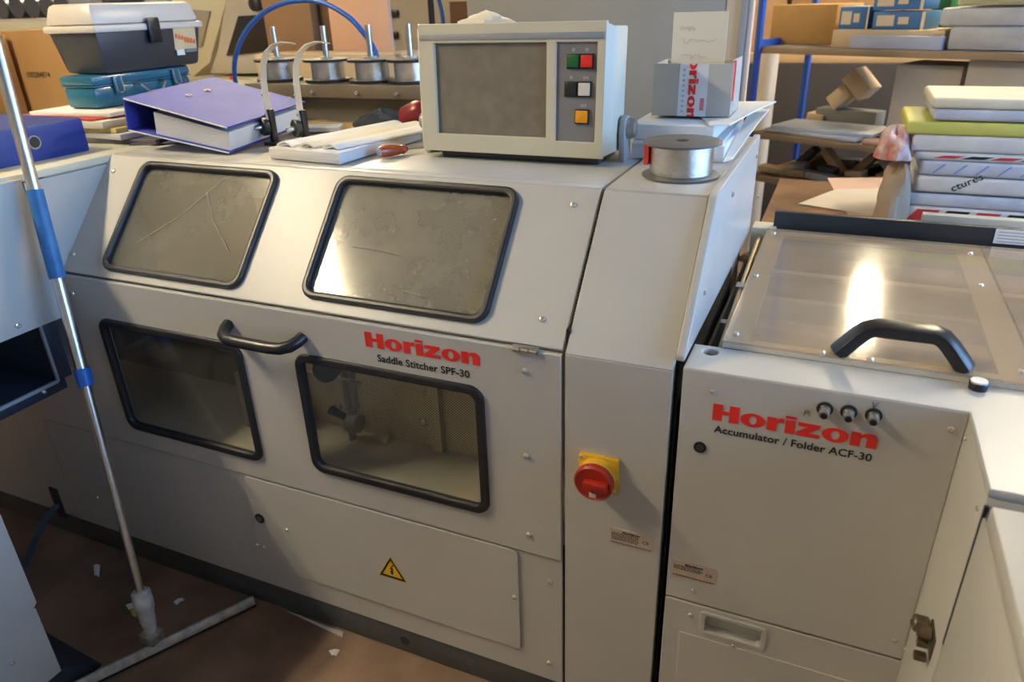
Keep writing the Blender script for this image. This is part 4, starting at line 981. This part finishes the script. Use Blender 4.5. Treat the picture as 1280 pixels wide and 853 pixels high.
p_ = Y(538, 0, 1.7); pp_ = thing('stand_pipe', 'dark vertical pipe rising behind the control monitor', 'pipe', (p_.x, 1.7, 0))
MB().cyl((p_.x, 1.7, 0), (p_.x, 1.7, 1.7), .012, 12).build('pipe', blackp, pp_, smooth=True)
MB().lathe([(.06, 0), (.06, .01), (.02, .02)], (p_.x, 1.7, 0)).build('foot', blackp, pp_)
MB().tube(smoothpts([Vector((p_.x + .02, 1.70, 1.60)), Vector((p_.x + .03, 1.70, 1.45)), Vector((p_.x + .05, 1.70, 1.34)), Vector((p_.x + .05, 1.70, 1.1))]), .008, 8).build('hose', MATS['hose_blue'], pp_, smooth=True)
# big grey cabinet behind the monitor
gc = thing('tall_cabinet', 'tall plain grey cabinet behind the control monitor', 'cabinet', (-.8, 1.8, 0))
ga, gb = Y(588, 100, 1.60), Y(899, 100, 1.60)
MB().box((ga.x, 1.60, 0), (gb.x, 2.15, 2.0)).build('body', mat('cabinet_grey', (.33, .31, .27), .5, var=.04), gc, bevel=.004)
MB().box((gb.x + .002, 1.605, 0), (Y(921, 60, 1.6).x, 1.63, 2.0)).build('door_edge', mat('door_edge_beige', (.60, .53, .43), .6, var=.12), gc, bevel=.002)
MB().box((Y(921, 60, 1.6).x + .001, 1.59, 0), (Y(930, 60, 1.6).x, 1.65, 2.0)).build('door_trim', mat('door_trim_grey', (.30, .31, .33), .4), gc, bevel=.002)
MB().box((Y(930, 60, 1.6).x + .001, 1.60, 0), (Y(937, 60, 1.6).x, 1.64, 2.0)).build('door_leaf', mat('door_leaf_pink', (.62, .50, .42), .6), gc, bevel=.002)

# ================================================================== background right
RA = Vector((-.365, 2.33, 0)); ra = Vector((.903, -.429, 0)); rb = Vector((.429, .903, 0))
MR = Matrix(((ra.x, rb.x, 0, RA.x), (ra.y, rb.y, 0, RA.y), (0, 0, 1, 0), (0, 0, 0, 1)))
rack = thing('shelving_rack', 'shelving rack with blue steel posts and grey metal shelves', 'shelf', (0, 0, 0), None, MR)
blp = mat('rack_blue', (.02, .09, .42), .4, var=.1)
for x_, y_ in ((0, 0), (0, .42), (1.2, 0), (1.2, .42)):
    MB().box((x_ - .012, y_ - .012, 0), (x_ + .012, y_ + .012, 2.1)).build('post', blp, rack, bevel=.003, local=True)
shm = mat('shelf_steel', (.34, .32, .31), .35, .5, var=.1); shb = mat('shelf_edge_brown', (.30, .20, .11), .6)
for z_, m_ in ((1.20, shm), (.86, wood), (.68, wood), (.30, wood)):
    s_ = MB().box((.018, .018, z_ - .022), (1.18, .40, z_)).build('shelf_board', m_, rack, local=True)
    MB().box((.018, -.002, z_ - .026), (1.18, .016, z_ - .001)).build('shelf_edge', shb, rack, bevel=.001, local=True)
MB().box((-.006, .018, 1.19), (.006, .404, 1.225)).build('side_rail', blp, rack, local=True)
z86 = .8605
def onrack(u, v, z=None, y=None):
    """sight line met with the rack's own y = const plane"""
    r = ray(u, v); n = np.array(rb); o = np.array(RA + rb * y); t = ((o - CAM) @ n) / (r @ n); p = Vector(CAM + t * r)
    return MR.inverted() @ p
def rbox(name, label, cat, u0, v0, u1, v1, y, dep, z0, m_, group=None, bevel=.003, rz=0, rx=0):
    a = onrack(u0, v1, y=y); b = onrack(u1, v0, y=y)
    zt = min(b.z, 1.168) if z0 == z86 else b.z; zb = z0 if z0 is not None else a.z
    w = b.x - a.x
    mb = MB().box((-w / 2, 0, 0), (w / 2, dep, zt - zb))
    o = mb.build(name, m_, None, bevel=bevel, local=True)
    o.matrix_world = MR @ Matrix.Translation(((a.x + b.x) / 2, y, zb)) @ Matrix.Rotation(rz, 4, 'Z')
    W[o] = o.matrix_world.copy()
    return tag(o, label, cat, group), w, zt - zb
BX = 'boxes on the upper shelf'
oc = mat('orange_cardboard', (.52, .28, .08), .8, var=.12)
rbox('carton', 'long orange brown carton at the post end of the upper shelf', 'box', 962, 5, 1048, 48, .16, .22, 1.2005, oc, BX)
_, _, psh = rbox('pallet_strip', 'pale wooden strip lying under the blue boxes', 'wood strip', 1040, 38, 1182, 47, .055, .2, 1.2005, cardl, None, .002)
bb_ = mat('box_blue', (.05, .17, .36), .5, var=.1); lbl = mat('box_label_cream', (.75, .58, .36), .6)
def bluebox(label, u0, v0, u1, v1, y, z0):
    o, w, h = rbox('blue_box', label, 'box', u0, v0, u1, v1, y, .14, z0, bb_, BX)
    MB().box((-w * .42, -.001, h * .2), (-w * .08, -.0002, h * .8)).build('box_label', lbl, o, local=True)
    MB().box((0, -.001, h * .3), (w * .2, -.0002, h * .7)).build('box_label', lbl, o, local=True)
    MB().box((w * .44, -.001, 0), (w * .5, -.0002, h)).build('box_label', lbl, o, local=True)
bluebox('small blue box standing beside the orange brown carton', 1047, 8, 1088, 36, .10, 1.201 + psh)
bluebox('blue box, lower one of the two stacked on the upper shelf', 1089, 14, 1158, 38, .08, 1.201 + psh)
a_ = onrack(1089, 13, y=.08)
bluebox('blue box, upper one of the two stacked on the upper shelf', 1091, -12, 1158, 12, .08, a_.z + .001)
rbox('paper_stack', 'thin stack of bluish grey paper at the edge of the upper shelf', 'paper', 1062, 46, 1178, 57, .012, .04, 1.2005, mat('bluish_paper', (.42, .43, .50), .6), None, .001)
gp = mat('grey_package_wrap', (.42, .42, .43), .5, var=.12, vscale=15, bump=.3, bscale=40)
rbox('wrapped_package', 'grey wrapped package lying at the bottom of the upper shelf pile', 'package', 1182, 34, 1300, 60, .03, .30, 1.2005, gp, BX, .012)
a_ = onrack(1182, 34, y=.03)
rbox('wrapped_package', 'grey wrapped package lying second in the upper shelf pile', 'package', 1172, 8, 1300, 33, .05, .28, a_.z + .001, gp, BX, .012)
a_ = onrack(1182, 8, y=.05)
rbox('wrapped_package', 'yellowish grey package on top of the upper shelf pile', 'package', 1196, -14, 1300, 7, .05, .26, a_.z + .001, mat('yellow_grey', (.42, .38, .22), .6), BX, .008)
rbox('green_can', 'green box standing between blue boxes and grey packages', 'box', 1165, -10, 1192, 9, .27, .08, 1.2005, mat('can_green', (.02, .14, .03), .5), None, .004)
# middle shelf
rbox('carton', 'wide closed grey brown carton on the middle shelf', 'box', 1113, 83, 1205, 128, .10, .22, z86, cardg, None, .003)
rbox('carton', 'large grey brown carton with dark slot behind the wrapped reams', 'box', 1200, 68, 1300, 128, .06, .26, z86, cardg, None, .003)
rbox('carton', 'flat dark grey carton under the tumbled light cartons', 'box', 1018, 141, 1096, 150, .305, .09, z86, mat('carton_dark_grey', (.20, .19, .17), .8), None, .003)
o_ = None
tumb = [('upper tumbled light carton leaning on the others', 1045, 86, 1095, 125, .75, .295), ('lower tumbled light carton lying beneath the leaning one', 1028, 104, 1068, 138, -.75, .295), ('small tumbled light carton beside the back post', 1006, 113, 1036, 136, .1, .295)]
for lb, u0, v0, u1, v1, ro, y_ in tumb:
    c = onrack((u0 + u1) / 2, (v0 + v1) / 2, y=y_); e = onrack(u1, v0, y=y_)
    w, h = abs(e.x - c.x) * 1.6, abs(e.z - c.z) * 1.1
    if 'small' in lb: c.z = .8612 + w / 2 * abs(math.sin(ro)) + h / 2 * abs(math.cos(ro))
    o = MB().box((-w / 2, -.05, -h / 2), (w / 2, .05, h / 2)).build('carton', cardl, None, bevel=.003, local=True)
    o.matrix_world = MR @ Matrix.Translation((c.x, y_ + .05, c.z)) @ Matrix.Rotation(ro, 4, 'Y'); W[o] = o.matrix_world.copy()
    tag(o, lb, 'box', 'tumbled cartons on the middle shelf')
zz = z86
for lb, u0, u1, dy, m_, h_ in (('lower bundle of grey printed sheets on the middle shelf', 952, 1075, .0, papergrey, .012), ('upper bundle of bluish printed sheets on the middle shelf', 955, 1082, .03, mat('bluish_sheet', (.50, .52, .58), .5), .014)):
    a = onrack(u0, 150, y=.0); b = onrack(u1, 150, y=.0)
    o = boxthing('sheet_bundle', lb, 'paper', (0, 0, 0), (b.x - a.x, .23, h_), m_, 'bundles of sheets', .002)
    o.matrix_world = MR @ Matrix.Translation(((a.x + b.x) / 2, .14 + dy, zz)) @ Matrix.Rotation(.06 if dy else -.08, 4, 'Z'); zz += h_ + .0005
a = onrack(1070, 150, y=0); b = onrack(1120, 150, y=0)
o = boxthing('sheet_bundle', 'salmon pink sheets on the middle shelf beside the grey bundles', 'paper', (0, 0, 0), (b.x - a.x, .08, .014), mat('salmon_sheet', (.62, .38, .27), .7), None, .002)
o.matrix_world = MR @ Matrix.Translation(((a.x + b.x) / 2 + .03, .05, z86))
# scrap wood on the low shelf
rnd = random.Random(12)
scm = [mat('scrap_light', (.50, .34, .17), .8, var=.2), mat('scrap_mid', (.30, .19, .09), .8, var=.2), mat('scrap_grey', (.26, .24, .21), .8, var=.2), mat('scrap_dark', (.05, .045, .04), .7)]
SX = []
cols = ['light', 'brown', 'grey', 'dark']; kinds = ['long flat', 'short blocky', 'steeply tilted', 'thin slanting', 'thick low']
n_ = 0
for q_ in range(20):
    kd = q_ // 4; ci = (q_ + kd) % 4
    u = 962 + (q_ * 37) % 150
    x0_ = onrack(u, 190, y=.1).x
    ln, hh, ro, dz = [(.125, .025, .06, 0), (.07, .045, .12, 0), (.13, .03, .8, .0), (.125, .014, .5, .0), (.12, .05, -.05, .0)][kd]
    if q_ % 2: ro = -ro
    zc = .6805 + dz + ln / 2 * abs(math.sin(ro)) + hh / 2 * math.cos(ro) + .001
    o = MB().box((-ln / 2, -.028, -hh / 2), (ln / 2, .028, hh / 2)).build('wood_offcut', scm[ci], None, bevel=.002, local=True)
    o.matrix_world = MR @ Matrix.Translation((max(x0_, .10), .07 + .06 * (kd % 5), zc)) @ Matrix.Rotation(ro, 4, 'Y'); W[o] = o.matrix_world.copy()
    tag(o, '%s %s scrap of wood in the heap on the low shelf' % (kinds[kd], cols[ci]), 'wood scrap', 'wood scraps in the low shelf heap')
# things beside the post
pb_ = Y(963, 62, 2.95)
MBr = MB().lathe([(.035, 0), (.045, .004), (.045, pb_.z - .01), (.040, pb_.z), (.012, pb_.z), (.012, pb_.z - .02)], (pb_.x, 2.95, 0), (0, 0, 1), 20)
tag(MBr.build('paper_roll', mat('sleeve_pale', (.55, .47, .36), .4), None, smooth=True), 'tall pale paper roll standing on the floor behind the blue posts', 'roll')
# wall of stuff far behind: dark cupboard
boxthing('cupboard', 'large dark brown cupboard standing behind the blue rack', 'cupboard', (-.9, 3.4, 0), (2.6, 3.9, 1.05), mat('cupboard_dark', (.045, .035, .028), .6), None, .01)
fc = [(.46, .24, .08), (.40, .20, .07), (.50, .30, .13), (.30, .16, .07), (.55, .38, .20), (.44, .26, .10)]
fx = -.85
for k_, (w_, h_, lb) in enumerate(((.48, .42, 'orange brown carton on the cupboard end beside the grey cabinet'), (.52, .62, 'tall rust brown carton second along the cupboard top'), (.45, .38, 'light brown carton in the middle of the cupboard top'), (.55, .55, 'dark brown carton right of the middle of the cupboard top'), (.40, .30, 'low pale carton near the window end of the cupboard top'), (.60, .50, 'wide brown carton at the window end of the cupboard top'))):
    boxthing('carton', lb, 'box', (fx, 3.52, 1.0505), (fx + w_, 3.88, 1.0505 + h_), mat('far_carton_%d' % k_, fc[k_], .8, var=.12), 'cartons on the dark cupboard', .006); fx += w_ + .03
boxthing('plank', 'long light wooden plank lying along the front of the dark cupboard top', 'plank', (-.6, 3.41, 1.0505), (1.5, 3.50, 1.10), mat('plank_orange', (.66, .40, .16), .7, var=.15), None, .003)
boxthing('plank', 'short pale wooden plank lying on the long plank of the dark cupboard', 'plank', (.1, 3.42, 1.1005), (.75, 3.49, 1.135), mat('plank_pale', (.70, .50, .26), .7, var=.15), None, .003)

# table with sheets and wrapped reams
TBZ = .803
tbl = thing('work_table', 'brown wooden table carrying the wrapped paper reams', 'table', (.6, 1.5, 0))
MB().box((-.175, .93, TBZ - .03), (1.4, 1.70, TBZ)).build('table_top', wood, tbl, bevel=.003)
for x_ in (-.13, 1.3):
    for y_ in (1.0, 1.62): MB().box((x_, y_, 0), (x_ + .05, y_ + .05, TBZ - .03)).build('leg', wood, tbl, bevel=.003)
def tsheet(name, label, pts, z, m_, h=.0015):
    P = [Z(u, v, z) for u, v in pts]; return slab(name, label, 'paper', [(p.x, p.y) for p in P], z, h, m_, 'sheets lying on the brown table')
tsheet('large_sheet', 'large pale pink sheet lying on the brown table under the white sheet', [(1060, 270), (1150, 272), (1122, 222), (1034, 223)], TBZ + .0004, mat('pink_sheet', (.70, .46, .34), .7))
tsheet('large_sheet', 'large white sheet with pointed corner on the brown table', [(998, 255), (1100, 271), (1112, 236), (1045, 237)], TBZ + .0024, mat('offwhite_sheet', (.68, .60, .52), .7))
# reams
RG = 'wrapped paper reams stacked on the brown table'
whp = mat('ream_white', (.66, .64, .62), .45, var=.1, vscale=12, bump=.25, bscale=30)
whb = mat('ream_bluewhite', (.52, .54, .62), .45, var=.14, vscale=14, bump=.25, bscale=30)
crm = mat('ream_cream', (.72, .66, .50), .5, var=.08, vscale=10, bump=.3, bscale=25)
ygr = mat('ream_yellowgreen', (.60, .58, .13), .5, var=.05)
redw = mat('ream_red', (.62, .05, .05), .45, var=.1)
def ream(label, u0, vt, vb, m_, y=1.22, top=None, dep=.30, stripes=None, w=.62):
    a = Y(u0, vb, y); b = Y(u0, vt, y)
    h = b.z - a.z
    t = thing('paper_ream', label, 'ream', (a.x, y, a.z), RG)
    MB().box((a.x, y, a.z + .0006), (a.x + w, y + dep, b.z - .0006)).build('wrapper', m_, t, bevel=.009, bseg=3)
    if stripes:
        x_ = a.x + stripes[1]; k_ = 0
        while x_ < a.x + .40:
            sk_ = [(x_, a.z + .008), (x_ + stripes[2], a.z + .008), (x_ + stripes[2] + .025, b.z - .008), (x_ + .025, b.z - .008)]
            MB().prism(sk_, .0006, (0, y + .0002, 0), EX, EZ).build('print_band', (redw, black_ink)[k_ % 2] if stripes[0] == 'rb' else stripes[0], t); x_ += stripes[3]; k_ += 1
    return t, a, b
tops = [1]
blm = mat('ream_print_blue', (.22, .28, .52), .5)
r7, a7, b7 = ream('wrapped ream with red and black bands at the very bottom of the stack', 1126, 256, 277, whp, stripes=('rb', .01, .055, .072))
r6, a6, b6 = ream('plain greyish white ream second from the bottom of the stack', 1122, 240, 256, whb)
r5, a5, b5 = ream('white ream with black slanted lettering, third from the bottom of the stack', 1143, 219, 240, whp)
lettering('slanted_print', 'ctures', .075, (a5.x + .09, 1.2196, a5.z + .006), Vector((.86, 0, .50)), Vector((-.50, 0, .86)), black_ink, r5, bold=.01, ys=.9)
lettering('slanted_print', 'ct', .03, (a5.x + .26, 1.2196, a5.z + .012), Vector((.86, 0, .50)), Vector((-.50, 0, .86)), black_ink, r5, bold=.01, ys=.9)
r4, a4, b4 = ream('bluish white ream with faint blue print in the middle of the stack', 1148, 200, 219, whb, stripes=(blm, .03, .006, .05))
r3b, a3, b3 = ream('white ream with red and black bands above the middle of the stack', 1142, 189, 200, whp, stripes=('rb', .045, .05, .065))
r3, a3, b3 = ream('white rumpled ream directly under the yellow green ream', 1138, 168, 189, whp)
r2, a2, b2 = ream('yellow green ream second from the top of the stack', 1130, 151, 168, ygr)
r1, a1, b1 = ream('bluish white ream lying on the yellow green ream', 1165, 136, 151, whb)
r0, a0, b0 = ream('cream wrapped ream at the top of the stack', 1163, 122, 136, crm)
pc = Y(1120, 235, 1.19); blob('torn_wrapper', 'torn brown wrapping paper hanging at the end of the reams', 'wrapping', (pc.x + .0, 1.24, TBZ + .003), .042, .06, .15, mat('kraft', (.42, .32, .22), .7, var=.15), 21, rough=.2, pw=.45)
pc = Y(1136, 182, 1.19); blob('torn_wrapper', 'crumpled red and white wrapping paper beside the yellow green ream', 'wrapping', (pc.x - .03, 1.24, Y(1130, 199, 1.22).z), .04, .06, .075, mat('red_white_wrap', (.62, .07, .06), .5, var=.1, vscale=28, col2=(.75, .68, .62)), 33, rough=.35, pw=.6)
boxthing('white_card', 'long white card standing between black fence bar and reams', 'card', Vector((Y(1152, 277, 1.0).x, 1.0, TBZ + .001)), Vector((Y(1152, 277, 1.0).x + .5, 1.03, Y(1152, 268, 1.0).z)), paperwarm, None, .002)

# ================================================================== squeegee
sq = thing('floor_squeegee', 'long aluminium floor squeegee with blue grip leaning on the feeder unit', 'squeegee', Z(190, 800, 0))
e0, e1 = Z(118, 850, .012), Z(318, 753, .012)
ed = (e1 - e0).normalized(); e0 = e0 - ed * .06; en = Vector((-ed.y, ed.x, 0))
MB().hexa([e0 - en * .011, e1 - en * .011, e1 + en * .005, e0 + en * .005], [p + EZ * .019 for p in (e0 - en * .001, e1 - en * .001, e1 + en * .005, e0 + en * .005)]).build('blade_holder', mat('blade_alu', (.42, .41, .39), .5, .7, var=.25, vscale=50), sq, bevel=.001)
MB().hexa([p - EZ * .011 for p in (e0 - en * .006, e1 - en * .006, e1 + en * .006, e0 + en * .006)], [p + EZ * .008 for p in (e0 - en * .006, e1 - en * .006, e1 + en * .006, e0 + en * .006)]).build('rubber_blade', rubber, sq)
J = Z(191, 798, .035); T1 = X(37, 215, -1.552)
def pole_at(u, v):
    """closest point on the pole's own line to a sight line"""
    d1 = np.array((T1 - J).normalized()); d2 = ray(u, v); d2 /= np.linalg.norm(d2); w = np.array(J) - CAM
    b = d1 @ d2; t = (b * (d2 @ w) - d1 @ w) / (1 - b * b); return J + Vector(d1) * t
pa = pole_at
MB().cyl(pa(181, 757), pa(106, 470), .0095, 16).build('lower_tube', alu, sq, smooth=True)
MB().cyl(pa(106, 473), pa(-6, 20), .0128, 16).build('upper_tube', alu, sq, smooth=True)
gripb = mat('grip_blue', (.03, .16, .40), .5, var=.2, vscale=30)
MB().cyl(pa(77, 347), pa(39, 238), .0165, 18).build('grip', gripb, sq, smooth=True)
MB().cyl(pa(112, 481), pa(104, 460), .0165, 18).build('collar', mat('collar_blue', (.02, .13, .48), .4), sq, smooth=True)
sk_m = mat('socket_white', (.55, .53, .50), .6, var=.3, vscale=40)
ax = (T1 - J).normalized()
MB().lathe([(.012, -.02), (.013, .02), (.018, .05), (.019, .075), (.022, .08), (.023, .10), (.021, .125), (.017, .128)], J, ax, 20).build('socket', sk_m, sq, smooth=True)
MB().box((J.x - .022, J.y - .02, .03), (J.x + .022, J.y + .02, .055)).build('joint', mat('joint_steel', (.4, .38, .35), .5, .7, var=.3, vscale=60), sq, bevel=.003)
screw(sq, J + ax * .012 + Vector((.004, -.013, .002)), (0.2, -1, .2), .9)
# paper scraps on the floor
sc = [('white paper scrap on the floor between pedestal and squeegee pole', [(117, 707), (125, 707), (124, 722), (118, 720)], paper), ('white part of a torn yellow label left of the squeegee socket', [(157, 757), (171, 755), (172, 762), (161, 763)], paper),
      ('yellow part of a torn label left of the squeegee socket', [(163, 764), (172, 763), (170, 773), (166, 771)], mat('scrap_yellow', (.6, .5, .05), .6)), ('white paper scrap right of the squeegee socket', [(217, 753), (228, 748), (231, 751), (221, 757)], paper),
      ('long whitish paper strip beside the end of the squeegee', [(357, 764), (395, 779), (430, 790), (428, 797), (355, 776)][0:4], mat('strip_paper', (.45, .40, .37), .7)), ('small white paper scrap in the lit floor patch', [(411, 814), (425, 813), (420, 821), (415, 820)], paper)]
for lb, pts, m_ in sc:
    P = [Z(u, v, .0004) for u, v in pts]; c = sum(P, Vector()) / 4
    A, B, C_, D = [p for p in P]
    sheet('paper_scrap', lb, 'paper scrap', (D, C_, B, A, lambda s, t: .004 * math.sin(s * 3.1)), .0008, m_, 'paper scraps on the floor', 4, 3)
